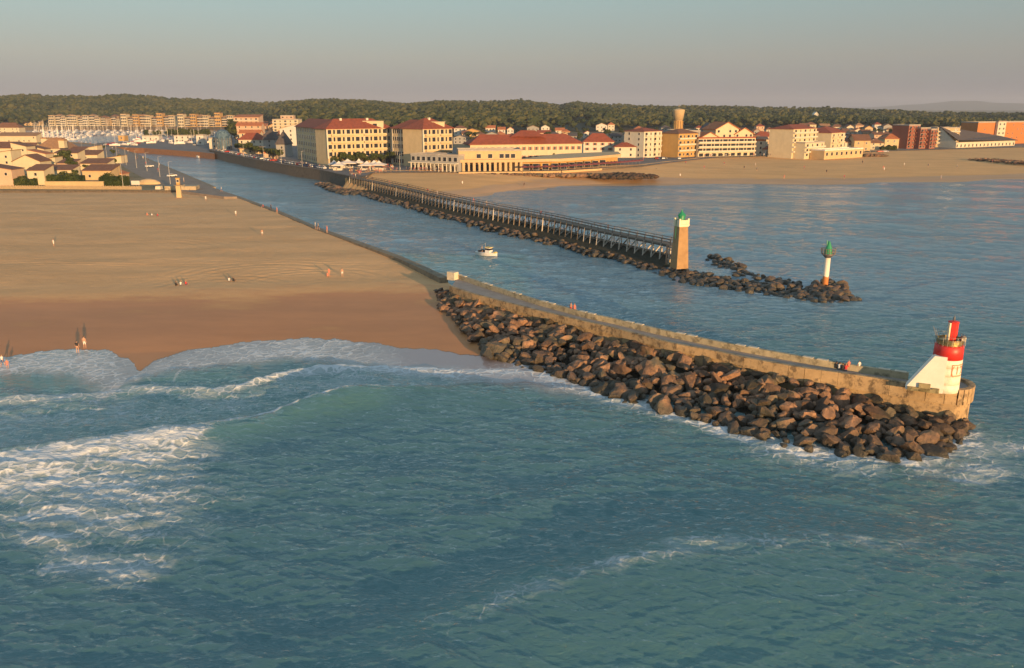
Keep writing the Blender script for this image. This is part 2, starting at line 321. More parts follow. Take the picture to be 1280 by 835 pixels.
    foam = np.maximum(foam, onbeach*np.exp(-(np.where(sD < 0, sD/3.6, sD/1.0))**2)*np.interp(X, [xa(-300, 500), xa(150, 480), xa(240, 484), xa(400, 459), xa(660, 463)], [.60, .62, .50, .85, .66]))
    foam = np.maximum(foam, onbeach*sstep(sA, 0, 3)*(1-sstep(sD, -1.0, 1.0))*(0.30+0.14*n1))
    # rock foam
    toe = poly_interp(TOE[4:]); dT, sd_ = dist_poly(X, Y, toe)
    foam = np.maximum(foam, np.exp(-(dT/np.where(X > xa(640, 456), 2.6, 1.8))**2)*(0.58+0.40*n2)*sstep(X, xa(600, 445), xa(680, 465)))
    foam = np.maximum(foam, np.exp(-(dT/6.0)**2)*(0.42*n1+0.24)*sstep(X, xa(600, 445), xa(680, 465)))
    nr = poly_interp(NROCK); dN, _ = dist_poly(X, Y, nr)
    foam = np.maximum(foam, np.exp(-(dN/1.3)**2)*(0.32+0.34*n2)*(0.45+0.55*sstep(X, xa(820, 341), xa(880, 360))))
    ar = poly_interp(ARC); dA, _ = dist_poly(X, Y, ar)
    foam = np.maximum(foam, np.exp(-(dA/5.0)**2)*(0.34+0.36*n2)); foam = np.maximum(foam, blob(890, 340, 7, 5, .40)); foam = np.maximum(foam, blob(1045, 352, 5, 3, .30))
    # boat wakes
    for px, py, rx in ((622, 322, 6), (640, 330, 9), (243, 195, 6)): foam = np.maximum(foam, blob(px, py, rx, 2.0, .26))
    # north shore line
    ys = np.interp(X, NSH[:, 0], NSH[:, 1]); dn = ys-Y; okx = (X > at(590, 243, .3).x) & (Y > 200)
    foam = np.maximum(foam, np.where(okx, np.exp(-((dn-3)/3.0)**2)*(0.30+0.32*vnoise(X/14, Y/9, 31)), 0))
    # ---- swash over the south beach
    Bh = beach_h(X, Y); d = Y-swash_y(X); inx = (Y < 148) & (X < 22) & (dist_poly(X, Y, SIDE)[1] > 0)
    film = Bh+0.045
    Z = np.where(inx & (d < 0.1) & (d > -30), np.maximum(Z*sstep(-d, 2, 12), film), Z)
    Z = np.where(inx & (d >= 0.1), Bh-0.12-0.3*sstep(d, 0.1, 3), Z)
    swz = inx*(1-sstep(-d, 7, 14))*(d < 0.2)
    thin = swz*np.interp(X, [xa(-300, 450), xa(100, 440), xa(165, 450), xa(330, 430), xa(430, 426), xa(520, 440), xa(620, 445)], [.45, .40, .75, .8, .7, 1, 1])
    rf = np.interp(X, [xa(-300, 450), xa(60, 440), xa(140, 440), xa(190, 450), xa(330, 430), xa(420, 424), xa(500, 434), xa(540, 440), xa(640, 445)], [.66, .66, .62, .46, .56, .60, .40, .10, .02])
    foam = np.maximum(foam, swz*(rf-0.10*np.exp(-(d+1)**2/9)))
    edge = np.exp(-((d+0.12)/0.22)**2)*np.interp(X, [xa(-300, 450), xa(130, 440), xa(160, 450), xa(250, 437), xa(300, 430), xa(450, 426), xa(560, 440)], [.35, .35, .62, .5, .4, .3, .05])*inx
    foam = np.maximum(foam, edge)
    for P_ in ([(176, 461), (183, 471), (196, 480), (212, 488)], [(258, 436), (246, 446), (232, 458), (221, 468), (216, 476)]):
        q = poly_interp(pl(P_, 0.2)); dq, _ = dist_poly(X, Y, q); foam = np.maximum(foam, np.exp(-(dq/0.30)**2)*(0.38+0.3*n2))
    # ---- stirred-up sand in the shallows, and light through wave faces painted as tint
    turb_glow = 0.55*onbeach*sstep(sA, -3, 4)*(Y < 200)
    turb_glow = np.maximum(turb_glow, 1.0*tip*np.exp(-((sA+2.6)/3.2)**2)); turb_glow = np.maximum(turb_glow, 0.62*aC*np.exp(-((sC-2.5)/3.0)**2)*(.6+.8*n1))  # light through the wave faces near the crests, painted as greener water
    turb_glow = np.maximum(turb_glow, 0.5*aC*np.exp(-((sC+9)/7.0)**2))
    turb_glow = np.maximum(turb_glow, brk*0.6*sstep(sA, -22, -6)*(1-sstep(sA, 0, 3)))
    turb_glow = np.maximum(turb_glow, 0.45*np.exp(-(dT/9)**2)); turb_glow = np.maximum(turb_glow, blob(1150, 640, 20, 10, .4))
    turb_glow = np.maximum(turb_glow, (0.16*vnoise(X/26, Y/16, 41)+0.06*vnoise(X/9, Y/7, 42))*(1-0.7*sstep(Y, 120, 200)))
    Z = Z+brk*np.exp(-((sA+2.5)/4.5)**2)*0.55*(n3-.35)+0.25*np.exp(-(sD/1.6)**2)*onbeach*(n2-.4)*(d < -2)
    V = np.stack([X, Y, Z], -1).reshape(-1, 3)
    Fq = grid_faces(len(r), len(az))[:, ::-1]
    o = np_mesh('sea', V, Fq[:, ::-1], sea_material(), True, {'calm_or_sky': np.clip(chanm*(0.75+0.4*(vnoise(X/30, Y/22, 91)-.5)), 0, 1).ravel(), 'foam': np.clip(foam, 0, 1).ravel(), 'turbid_glow': np.clip(turb_glow, 0, 1).ravel(), 'thin': np.clip(thin, 0, 1).ravel()})
    tag(o, kind='structure')
    # face up
    me = o.data
    if me.polygons[100000].normal.z < 0: me.flip_normals()
    return o
make_sea()
# ------------------------------------------------------------------ sand
def sand_material(name, dry1, dry2, wet, wetline):
    m, t, b = new_mat(name); L = t.links
    geo = N(t, 'ShaderNodeNewGeometry'); w = N(t, 'ShaderNodeAttribute', attribute_name='wet')
    n = N(t, 'ShaderNodeTexNoise', Scale=0.09, Detail=8, Roughness=0.7); mp = N(t, 'ShaderNodeMapping'); mp.inputs['Scale'].default_value = (0.45, 1.3, 1); mp.inputs['Rotation'].default_value = (0, 0, R(6))
    L.new(geo.outputs['Position'], mp.inputs[0]); L.new(mp.outputs[0], n.inputs['Vector'])
    c = ramp(t, [(0.33, dry2), (0.62, dry1)]); L.new(n.outputs[0], c.inputs[0])
    nw = N(t, 'ShaderNodeMath', operation='MULTIPLY_ADD'); nd = N(t, 'ShaderNodeMath', operation='SUBTRACT'); nd.inputs[1].default_value = 0.5; L.new(n.outputs[0], nd.inputs[0])
    L.new(nd.outputs[0], nw.inputs[0]); nw.inputs[1].default_value = 2.2; L.new(w.outputs['Fac'], nw.inputs[2])
    mr = N(t, 'ShaderNodeMapRange'); mr.inputs[1].default_value = 0.3; mr.inputs[2].default_value = 0.7; L.new(nw.outputs[0], mr.inputs[0])
    mx = N(t, 'ShaderNodeMix', data_type='RGBA'); L.new(mr.outputs[0], mx.inputs[0]); L.new(c.outputs[0], mx.inputs[6])
    wn = ramp(t, [(0.3, tuple(x*0.82 for x in wet)), (0.7, tuple(x*1.12 for x in wet))]); L.new(n.outputs[0], wn.inputs[0]); L.new(wn.outputs[0], mx.inputs[7])
    L.new(mx.outputs[2], b.inputs['Base Color'])
    rr = N(t, 'ShaderNodeMapRange'); rr.inputs[3].default_value = 0.95; rr.inputs[4].default_value = 0.55; L.new(mr.outputs[0], rr.inputs[0]); L.new(rr.outputs[0], b.inputs['Roughness'])
    b.inputs['Specular IOR Level'].default_value = 0.3
    f = N(t, 'ShaderNodeTexNoise', Scale=2.4, Detail=8, Roughness=0.78); L.new(geo.outputs['Position'], f.inputs['Vector'])
    dr_ = N(t, 'ShaderNodeMapRange'); dr_.inputs[3].default_value = 0.16; dr_.inputs[4].default_value = 0.008; L.new(mr.outputs[0], dr_.inputs[0])
    bp = N(t, 'ShaderNodeBump', Strength=1.0); L.new(dr_.outputs[0], bp.inputs['Distance']); L.new(f.outputs[0], bp.inputs['Height']); L.new(bp.outputs[0], b.inputs['Normal'])
    return m
M_SAND = sand_material('sand', (0.78, 0.46, 0.215), (0.62, 0.36, 0.165), (0.50, 0.225, 0.085), 0)
M_SANDN = sand_material('north_sand', (0.78, 0.45, 0.185), (0.64, 0.36, 0.145), (0.52, 0.31, 0.15), 0)
def make_south_beach():
    bank = poly_interp(BANK)
    x = np.concatenate([np.linspace(-420, -120, 140, endpoint=False), np.linspace(-120, 6, 420)])
    y = np.concatenate([np.linspace(84, 180, 330, endpoint=False), np.linspace(180, 420, 330)])
    X, Y = np.meshgrid(x, y, indexing='xy'); X = X.copy(); Y = Y.copy()
    # the sheet ends on the channel wall: squeeze every row so that its last vertex lies on the bank line
    by = bank[:, 1]; bx = bank[:, 0]; o = np.argsort(by)
    xb = np.interp(Y[:, 0], by[o], bx[o]); xb = np.where(Y[:, 0] < by.min(), np.interp(Y[:, 0], [84, by.min()], [8, xb.max()]), xb)
    tt = (X-X.min())/(X.max()-X.min()); X = -420+tt*(xb[:, None]+0.0+420)
    Z = beach_h(X, Y); d = Y-shore_y(X)
    dry = sstep(d, 22, 45)
    tr = np.zeros_like(X)
    for y0_, k_ in ((at(300, 372, 3).y, .02), (at(300, 330, 3).y, -.03), (at(300, 300, 3).y, .05), (at(300, 285, 3).y, .04)):
        for w_ in (0, 1.7): tr -= 0.05*np.exp(-((Y-(y0_+w_+k_*X+2.5*np.sin(X*.035+y0_)))/.3)**2)
    Z += 1.5*tr*dry
    Z += dry*0.22*(vnoise(X/11, Y/6, 2)-0.5)+dry*0.07*(vnoise(X/1.5, Y/1.0, 4)-0.5)
    # berm and the curved furrows left by the beach groomer
    Z += 0.25*np.exp(-((d-33)/6)**2)
    for (px, py, rr, amp) in ((330, 345, 26, .05), (265, 360, 22, .045), (385, 350, 20, .055), (120, 320, 45, .035), (220, 300, 40, .03), (420, 355, 14, .05)):
        P = at(px, py, 3); rad = np.hypot((X-P.x), (Y-P.y)*1.1); Z += .75*amp*(.35+1.2*vnoise(X/5, Y/5, 17))*np.sin(rad*2.2+2.5*vnoise(X/8, Y/6, 18))*np.exp(-((rad-rr*.6)/(rr*.25))**2)*sstep(Y-P.y, -2, 6)*dry
    # slight bank up against the promenade edge
    wet = 1-sstep(d, 12, 48)
    Z = np.where((X > -14) & (d < -.5), Z-.35, Z); wet = np.maximum(wet*0.95, 0)
    V = np.stack([X, Y, Z], -1).reshape(-1, 3)
    ob = np_mesh('south_beach', V, grid_faces(len(y), len(x)), M_SAND, True, {'wet': wet.ravel()})
    tag(ob, kind='structure')
make_south_beach()
def make_north_beach():
    x = np.linspace(-75, 900, 420); v = np.linspace(0, 1, 90)
    X = x[None, :]*np.ones((90, 1)); ys = np.interp(x, NSH[:, 0], NSH[:, 1]); 
    top = poly_interp(pl([(440, 218), (470, 214.5), (573, 214), (700, 212), (800, 207), (900, 195), (1000, 193), (1100, 188), (1280, 183), (1600, 176)], 5.0))
    yt = np.interp(x, top[:, 0], top[:, 1]); Y = (ys-14)[None, :]*(1-v[:, None])+(yt+6)[None, :]*v[:, None]
    d = Y-ys[None, :]; w = (yt-ys)[None, :]
    Z = np.where(d > 0, 0.3+4.6*np.clip(d/w, 0, 1.1)**0.8, 0.3+0.06*d)
    Z += 0.25*(vnoise(X/14, Y/9, 6)-0.5)*sstep(d, 8, 20)
    wet = 1-sstep(d, 6, 24)
    pd, ps = dist_poly(X, Y, poly_interp(PIER)); Z = np.where(ps > 0, np.maximum(Z-pd*0.9, -4), Z)
    V = np.stack([X, Y, Z], -1).reshape(-1, 3)
    ob = np_mesh('north_beach', V, grid_faces(90, 420), M_SANDN, True, {'wet': wet.ravel()*0.9}); tag(ob, kind='structure')
make_north_beach()
# ------------------------------------------------------------------ concrete, rocks, jetty
def wall_concrete(name, c1, c2, stain):
    m, t, b = new_mat(name); L = t.links
    geo = N(t, 'ShaderNodeNewGeometry')
    n = N(t, 'ShaderNodeTexNoise', Scale=0.7, Detail=8, Roughness=0.7); L.new(geo.outputs['Position'], n.inputs['Vector'])
    c = ramp(t, [(0.3, c2), (0.7, c1)]); L.new(n.outputs[0], c.inputs[0])
    mp = N(t, 'ShaderNodeMapping'); mp.inputs['Scale'].default_value = (0.9, 0.9, 0.8); L.new(geo.outputs['Position'], mp.inputs[0])
    s = N(t, 'ShaderNodeTexNoise', Scale=1.0, Detail=6, Roughness=0.75); L.new(mp.outputs[0], s.inputs['Vector'])
    sr = ramp(t, [(0.50, (0, 0, 0)), (0.60, (1, 1, 1))]); L.new(s.outputs[0], sr.inputs[0])
    mu = N(t, 'ShaderNodeMath', operation='MULTIPLY'); mu.inputs[1].default_value = 0.75; L.new(sr.outputs[0], mu.inputs[0])
    mx = N(t, 'ShaderNodeMix', data_type='RGBA'); L.new(mu.outputs[0], mx.inputs[0]); L.new(c.outputs[0], mx.inputs[6]); mx.inputs[7].default_value = (*stain, 1)
    L.new(mx.outputs[2], b.inputs['Base Color']); b.inputs['Roughness'].default_value = 0.85
    bp = N(t, 'ShaderNodeBump', Strength=0.8, Distance=0.08); L.new(s.outputs[0], bp.inputs['Height']); L.new(bp.outputs[0], b.inputs['Normal'])
    return m
M_CONC = wall_concrete('jetty_concrete', (0.50, 0.35, 0.185), (0.32, 0.22, 0.115), (0.085, 0.06, 0.035))
M_DECK = mat('deck_concrete', (0.36, 0.31, 0.265), (0.25, 0.215, 0.185), scale=0.5, rough=0.9, bump=0.01, detail=7)
M_PARA = wall_concrete('parapet_concrete', (0.50, 0.42, 0.27), (0.33, 0.28, 0.18), (0.13, 0.11, 0.07))
M_PARB = mat('pale_coping', (0.68, 0.60, 0.46), (0.48, 0.42, 0.31), scale=2, rough=0.85)
M_BLACK = mat('black_rubber', (0.03, 0.03, 0.03), rough=0.7)
def rock_material():
    m, t, b = new_mat('boulder_stone'); L = t.links
    geo = N(t, 'ShaderNodeNewGeometry'); oi = N(t, 'ShaderNodeObjectInfo')
    n = N(t, 'ShaderNodeTexNoise', Scale=1.1, Detail=8, Roughness=0.68); L.new(geo.outputs['Position'], n.inputs['Vector'])
    c = ramp(t, [(0.28, (0.06, 0.04, 0.028)), (0.5, (0.23, 0.13, 0.075)), (0.72, (0.42, 0.24, 0.14))]); L.new(n.outputs[0], c.inputs[0])
    # weed and wet stone near the water line, grey-green on some stones
    n2 = N(t, 'ShaderNodeTexNoise', Scale=0.28, Detail=5); L.new(geo.outputs['Position'], n2.inputs['Vector'])
    r2 = ramp(t, [(0.47, (0, 0, 0)), (0.60, (1, 1, 1))]); L.new(n2.outputs[0], r2.inputs[0])
    mu = N(t, 'ShaderNodeMath', operation='MULTIPLY'); mu.inputs[1].default_value = 0.7; L.new(r2.outputs[0], mu.inputs[0])
    mx = N(t, 'ShaderNodeMix', data_type='RGBA'); L.new(mu.outputs[0], mx.inputs[0]); L.new(c.outputs[0], mx.inputs[6]); mx.inputs[7].default_value = (0.075, 0.085, 0.055, 1)
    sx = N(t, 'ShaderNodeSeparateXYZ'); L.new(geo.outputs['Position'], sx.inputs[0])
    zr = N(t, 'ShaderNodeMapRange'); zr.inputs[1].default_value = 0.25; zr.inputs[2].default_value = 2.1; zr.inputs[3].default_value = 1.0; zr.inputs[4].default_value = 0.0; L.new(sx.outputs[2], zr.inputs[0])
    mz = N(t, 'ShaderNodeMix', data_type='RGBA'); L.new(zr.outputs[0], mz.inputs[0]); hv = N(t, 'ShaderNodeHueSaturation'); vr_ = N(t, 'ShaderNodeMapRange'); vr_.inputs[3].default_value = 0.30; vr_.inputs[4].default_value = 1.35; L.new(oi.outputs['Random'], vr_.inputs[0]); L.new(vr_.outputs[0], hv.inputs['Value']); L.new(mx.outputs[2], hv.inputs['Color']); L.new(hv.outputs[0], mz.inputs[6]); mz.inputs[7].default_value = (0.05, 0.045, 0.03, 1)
    L.new(mz.outputs[2], b.inputs['Base Color'])
    rz = N(t, 'ShaderNodeMapRange'); rz.inputs[3].default_value = 0.85; rz.inputs[4].default_value = 0.35; L.new(zr.outputs[0], rz.inputs[0]); L.new(rz.outputs[0], b.inputs['Roughness'])
    bp = N(t, 'ShaderNodeBump', Strength=1.0, Distance=0.35); L.new(n.outputs[0], bp.inputs['Height']); L.new(bp.outputs[0], b.inputs['Normal'])
    return m
M_ROCK = rock_material()
M_CORE = mat('dark_core', (0.048, 0.048, 0.028), (0.022, 0.024, 0.015), scale=1.5, rough=0.95, bump=0.3)
def rock_mesh(seed):
    g = np.random.default_rng(seed); bm = bmesh.new(); bmesh.ops.create_icosphere(bm, subdivisions=3, radius=1.0)
    planes = [(Vector(g.normal(size=3)).normalized(), 0.42+0.36*g.random()) for _ in range(12)]
    ph = g.random(6)*6.28
    for v in bm.verts:
        p = v.co.copy(); k = 1.0
        for n, d in planes:
            q = p.dot(n)
            if q > d: p -= n*(q-d)*0.97
        p *= 1+0.07*math.sin(4*p.x+ph[0])*math.sin(5*p.y+ph[1])+0.05*math.sin(9*p.z+ph[2]+5*p.x)
        v.co = Vector((p.x*1.35, p.y*0.95, p.z*0.9))
    me = bpy.data.meshes.new('boulder'); bm.to_mesh(me); bm.free()
    me.polygons.foreach_set('use_smooth', [True]*len(me.polygons)); me.materials.append(M_ROCK)
    try: me.set_sharp_from_angle(angle=R(24))
    except Exception: pass
    return me
ROCKS = [rock_mesh(100+i) for i in range(10)]
ROCK_LOW = []
for i in range(6):
    g = np.random.default_rng(300+i); bm = bmesh.new(); bmesh.ops.create_icosphere(bm, subdivisions=2, radius=1.0)
    pls = [(Vector(g.normal(size=3)).normalized(), 0.55+0.3*g.random()) for _ in range(9)]
    for v in bm.verts:
        p = v.co.copy()
        for n, d in pls:
            q = p.dot(n)
            if q > d: p -= n*(q-d)*0.9
        v.co = Vector((p.x*1.2, p.y, p.z*0.8))
    ROCK_LOW.append((np.array([v.co[:] for v in bm.verts]), np.array([[v.index for v in f.verts] for f in bm.faces]))); bm.free()
def resample(P, n):
    P = [Vector(p) for p in P]; L = [0]
    for a, b in zip(P[:-1], P[1:]): L.append(L[-1]+(b-a).length)
    out = []
    for k in range(n):
        s = L[-1]*k/(n-1); i = 0
        while i < len(L)-2 and L[i+1] < s: i += 1
        out.append(P[i].lerp(P[i+1], (s-L[i])/max(1e-6, L[i+1]-L[i])))
    return out
rock_spots = []   # (x, y, z, size, where)
def riprap(top, toe, n, zt, zb, smin, smax, where, jit=0.6, vmin=0.0):
    A = resample(top, 200); B = resample(toe, 200)
    placed = []; tries = 0
    while len(placed) < n and tries < n*40:
        tries += 1
        u = random.random(); v = vmin+(1-vmin)*random.random(); zt0 = zt[0] if len(zt) < 2 else zt[0]+(zt[1]-zt[0])*float(sstep(np.array(u), .80, .93)); i = min(199, int(u*199)); a = A[i]; b = B[i]
        s = random.uniform(smin, smax)*(1.1 if random.random() < .2 else 1)
        p = a.lerp(b, v); z = zt0*(1-v)+zb*v if not callable(zb) else zt0*(1-v)+zb(u)*v
        x = p.x+random.uniform(-jit, jit); y = p.y+random.uniform(-jit, jit)
        ok = True
        for q in placed:
            if abs(q[0]-x) < 3 and abs(q[1]-y) < 3:
                dd = math.hypot(q[0]-x, q[1]-y)
                if dd < (s+q[3])*0.55: ok = False; break
        if ok: placed.append((x, y, z, s, where))
    rock_spots.extend(placed); return placed
HEAD_C = (at(1203, 487, 4.6)+at(1140, 479, 4.6))/2
# ---- jetty: base wall, deck, parapets, round head
jetty = empty('jetty', NEAR[5], 0, 'long weathered concrete jetty with a walkway running out to the red and white lighthouse', 'jetty')
J0 = Vector(NEAR[5])
nr_ = resample(NEAR, 60); fr_ = resample([Vector((p.x, p.y, 4.6)) for p in FAR], 60)
LH = at(1179, 484.5, 4.6)
def local(P, o=J0): return [Vector(p)-o for p in P]
# head: a round platform around the lighthouse
e0 = nr_[-1]; e1 = fr_[-1]
HR = 3.45; HC = Vector((LH.x, LH.y, 0))
def _ang(v): return math.degrees(math.atan2(v.y, v.x))
_dn = NEAR[-1]-NEAR[-3]; _df = FAR[-1]-FAR[-3]
A0 = _ang(Vector((_dn.y, -_dn.x, 0))); A1 = _ang(Vector((-_df.y, _df.x, 0)))
def arc_pts(r, a0, a1, n): return [Vector((HC.x+r*math.cos(R(a0+(a1-a0)*k/(n-1))), HC.y+r*math.sin(R(a0+(a1-a0)*k/(n-1))), 4.6)) for k in range(n)]
head = resample(pl(HEAD_PX, 4.6), 26)
outline = nr_+head+fr_[::-1]
mb = MB(); mb.prism([(p.x-J0.x, p.y-J0.y) for p in outline], -4.6-3, -0.25, 0, 1); mb.build('body', [M_CONC, M_DECK], jetty)
# overhanging cap course and parapet blocks along the near edge and round the head
def strip(P, w, z0, z1, offs=0.0, mi=0, mb=None, gap=0.0):
    mb = mb or MB()
    for a, b in zip(P[:-1], P[1:]):
        a = Vector(a); b = Vector(b); d = b-a; d.z = 0
        if d.length < 1e-4: continue
        d.normalize(); n = Vector((d.y, -d.x, 0))
        a2 = a+d*gap; b2 = b-d*gap
        q = [a2+n*(offs), b2+n*(offs), b2+n*(offs-w), a2+n*(offs-w)]
        mb.prism([(p.x, p.y) for p in q], z0(a) if callable(z0) else z0, z1(a) if callable(z1) else z1, mi)
    return mb
nrl = local(resample(NEAR, 44)); headl = local(resample(head, 16)); frl = local(fr_)
full = nrl+[p for p in headl]
def ztop(a): # low kerb by the beach, chest-high blocks near the head
    t_ = (a+J0).x; lo = NEAR[7].x; hi = NEAR[10].x
    return 0.10
cap = strip(full, 0.6, lambda a: -0.95-0.75*float(np.clip(((a+J0).x-NEAR[7].x)/(NEAR[9].x-NEAR[7].x), 0, 1)), ztop, 0.28, gap=0.015); cap.build('near_parapet', M_CONC, jetty)
under = strip(full, 0.55, -0.9, lambda a: ztop(a)-0.06, 0.24); under.build('parapet_core', M_CORE, jetty)
fl = local(resample([Vector((p.x, p.y, 0)) for p in FAR], 48))
fl = [Vector((p.x, p.y, 0)) for p in fl]+[]
fp = MB()
for i, (a, b) in enumerate(zip(fl[:-1], fl[1:])): strip([a, b], 0.5, -0.30, 0.55, 0.2, mi=0, mb=fp, gap=0.0)
fp.build('far_parapet', M_PARA, jetty)
for i, (a, b) in enumerate(zip(fl[:-1], fl[1:])):
    if (i*7) % 5 in (0, 2):
        fc = MB(); strip([a, b], 0.56, 0.554, 0.63, 0.225, mi=0, mb=fc, gap=0.25); fc.build('coping_stone', M_PARB, jetty)
# square end pillar by the beach
pb = MB(); P = at(566, 347, 4.6)-J0; pb.box((P.x, P.y, 0.35), (1.9, 1.2, 1.5), R(-40), taper=0.96); pb.build('end_pillar', M_PARB, jetty)
# ---- rock slope
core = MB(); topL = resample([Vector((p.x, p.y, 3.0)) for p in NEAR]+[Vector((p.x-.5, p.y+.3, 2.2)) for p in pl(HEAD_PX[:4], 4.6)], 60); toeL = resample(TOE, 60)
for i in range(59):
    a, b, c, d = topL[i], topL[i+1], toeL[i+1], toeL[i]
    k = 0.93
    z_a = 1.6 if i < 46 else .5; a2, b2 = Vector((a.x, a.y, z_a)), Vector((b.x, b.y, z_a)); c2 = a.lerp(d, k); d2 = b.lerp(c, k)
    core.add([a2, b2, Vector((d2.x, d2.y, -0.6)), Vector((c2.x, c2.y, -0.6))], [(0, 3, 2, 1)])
co = core.build('rubble_core', M_CORE); tag(co, 'rubble under the jetty boulders, coloured dark for the shade in the gaps', 'rubble', kind='stuff')  # shade between the boulders is put into this sheet's dark colour
TOPL, TOEL = topL, toeL
toez = [p.z for p in toeL]
riprap([p for p in topL], toeL, 36, (2.3, .7), lambda u: 0.1+toez[min(59, int(u*59))]*0.6, 1.35, 1.7, 'south')
riprap([p for p in topL], toeL, 230, (2.75, .9), lambda u: 0.2+toez[min(59, int(u*59))]*0.6, 0.85, 1.3, 'south')
riprap([p for p in topL], toeL, 760, (2.7, .8), lambda u: 0.1+toez[min(59, int(u*59))]*0.6, 0.3, 0.85, 'south')
# ------------------------------------------------------------------ north breakwater rocks, tower, beacon
def off_line(P, d):
    out = []
    P = [Vector(p) for p in P]
    for i, p in enumerate(P):
        a = P[max(0, i-1)]; b = P[min(len(P)-1, i+1)]; t_ = (b-a); t_.z = 0; t_.normalize(); out.append(p+Vector((t_.y, -t_.x, 0))*d)
    return out
pier0 = [Vector((p.x, p.y, 0)) for p in PIER]
n_top = off_line([Vector((p.x, p.y, 2.4)) for p in PIER], 1.0)
tower_p = at(850, 326, 2.6)
n_toe = pl(NROCK_PX[:10], 0)
riprap(n_top, n_toe, 330, (1.0,), 0.0, 0.4, 1.1, 'north', .9, .38)
riprap(resample([tower_p+Vector((1.5, 2, 0)), at(905, 345, 1), at(960, 354, 0.6), at(1010, 358, 0.8), at(1045, 360, .8)], 20), pl(NROCK_PX[9:], 0), 260, (0.15,), -0.30, 0.4, 1.15, 'tip', 1.6)
riprap(pl([(893, 317), (915, 325), (940, 338), (965, 345), (1000, 349)], .8), pl([(886, 325), (906, 336), (935, 347), (960, 351), (1000, 354)], .3), 60, (0.2,), -0.15, 0.4, 1.1, 'arc', 1.2)
riprap(pl([(1018, 352), (1035, 352), (1052, 356)], .8), pl([(1015, 366), (1038, 373), (1062, 372)], .3), 36, (0.8,), 0.1, 0.7, 1.2, 'tip')
for q in ((1062, 371), (1068, 374), (1056, 375), (566, 381), (575, 396)):
    P = at(q[0], q[1], .3); rock_spots.append((P.x, P.y, .1, 1.0, 'tip'))
# dark mound under the pier
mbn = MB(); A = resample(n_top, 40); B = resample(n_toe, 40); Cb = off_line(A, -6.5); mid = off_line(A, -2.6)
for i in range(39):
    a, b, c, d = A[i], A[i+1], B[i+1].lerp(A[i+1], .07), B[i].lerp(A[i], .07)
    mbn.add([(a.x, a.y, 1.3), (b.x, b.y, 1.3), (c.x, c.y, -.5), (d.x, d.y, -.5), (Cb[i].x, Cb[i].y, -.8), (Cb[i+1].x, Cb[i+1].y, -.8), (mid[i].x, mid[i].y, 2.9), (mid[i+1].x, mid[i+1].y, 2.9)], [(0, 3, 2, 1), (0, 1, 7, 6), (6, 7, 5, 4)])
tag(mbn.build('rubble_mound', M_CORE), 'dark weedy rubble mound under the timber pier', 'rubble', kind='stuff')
# split: the boulders that show largest are individuals, the rest one mass
rock_spots.sort(key=lambda q: -q[3]/math.hypot(q[0], q[1]))
main = rock_spots[:296]; rest = rock_spots[296:]
RL = {'south': ('brown angular boulder piled against the concrete jetty', 'boulders piled along the jetty'),
      'north': ('dark brown boulder on the bank below the timber pier', 'boulders below the timber pier'),
      'tip': ('wet brown boulder on the low reef between the stone tower and the beacon', 'boulders of the low reef'),
      'arc': ('dark boulder of the detached rock line behind the reef', 'boulders of the detached rock line')}
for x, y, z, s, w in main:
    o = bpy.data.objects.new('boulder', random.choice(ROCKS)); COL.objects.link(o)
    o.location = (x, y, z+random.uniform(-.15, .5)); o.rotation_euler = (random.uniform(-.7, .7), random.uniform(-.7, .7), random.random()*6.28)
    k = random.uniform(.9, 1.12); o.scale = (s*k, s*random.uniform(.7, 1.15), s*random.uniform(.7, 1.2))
    lab = RL[w][0]
    if w == 'south':
        dt = float(dist_poly(np.array([x]), np.array([y]), poly_interp(NEAR))[0][0])
        lab = ('large ' if s > 1.3 else '')+'brown angular boulder '+('close under the jetty wall' if dt < 5 else 'midway down the jetty slope' if dt < 11 else 'at the water edge of the jetty slope')+(' near the beach end' if x < 6 else ' in the middle stretch' if x < 28 else ' near the lighthouse')
    tag(o, lab, 'boulder', RL[w][1])
VV = []; FF = []; o0 = 0
for x, y, z, s, w in rest:
    v, f = ROCK_LOW[random.randrange(6)]
    M = np.array((Matrix.Rotation(random.random()*6.28, 3, 'Z') @ Matrix.Rotation(random.uniform(-.7, .7), 3, 'X')))
    VV.append((v*s*random.uniform(.9, 1.15))@M.T+np.array([x, y, z+random.uniform(-.1, .3)])); FF.append(f+o0); o0 += len(v)
o = np_mesh('far_boulders', np.concatenate(VV), np.concatenate(FF), M_ROCK, False)
tag(o, 'mass of smaller brown rocks filling the banks of both jetties', 'rocks', kind='stuff')
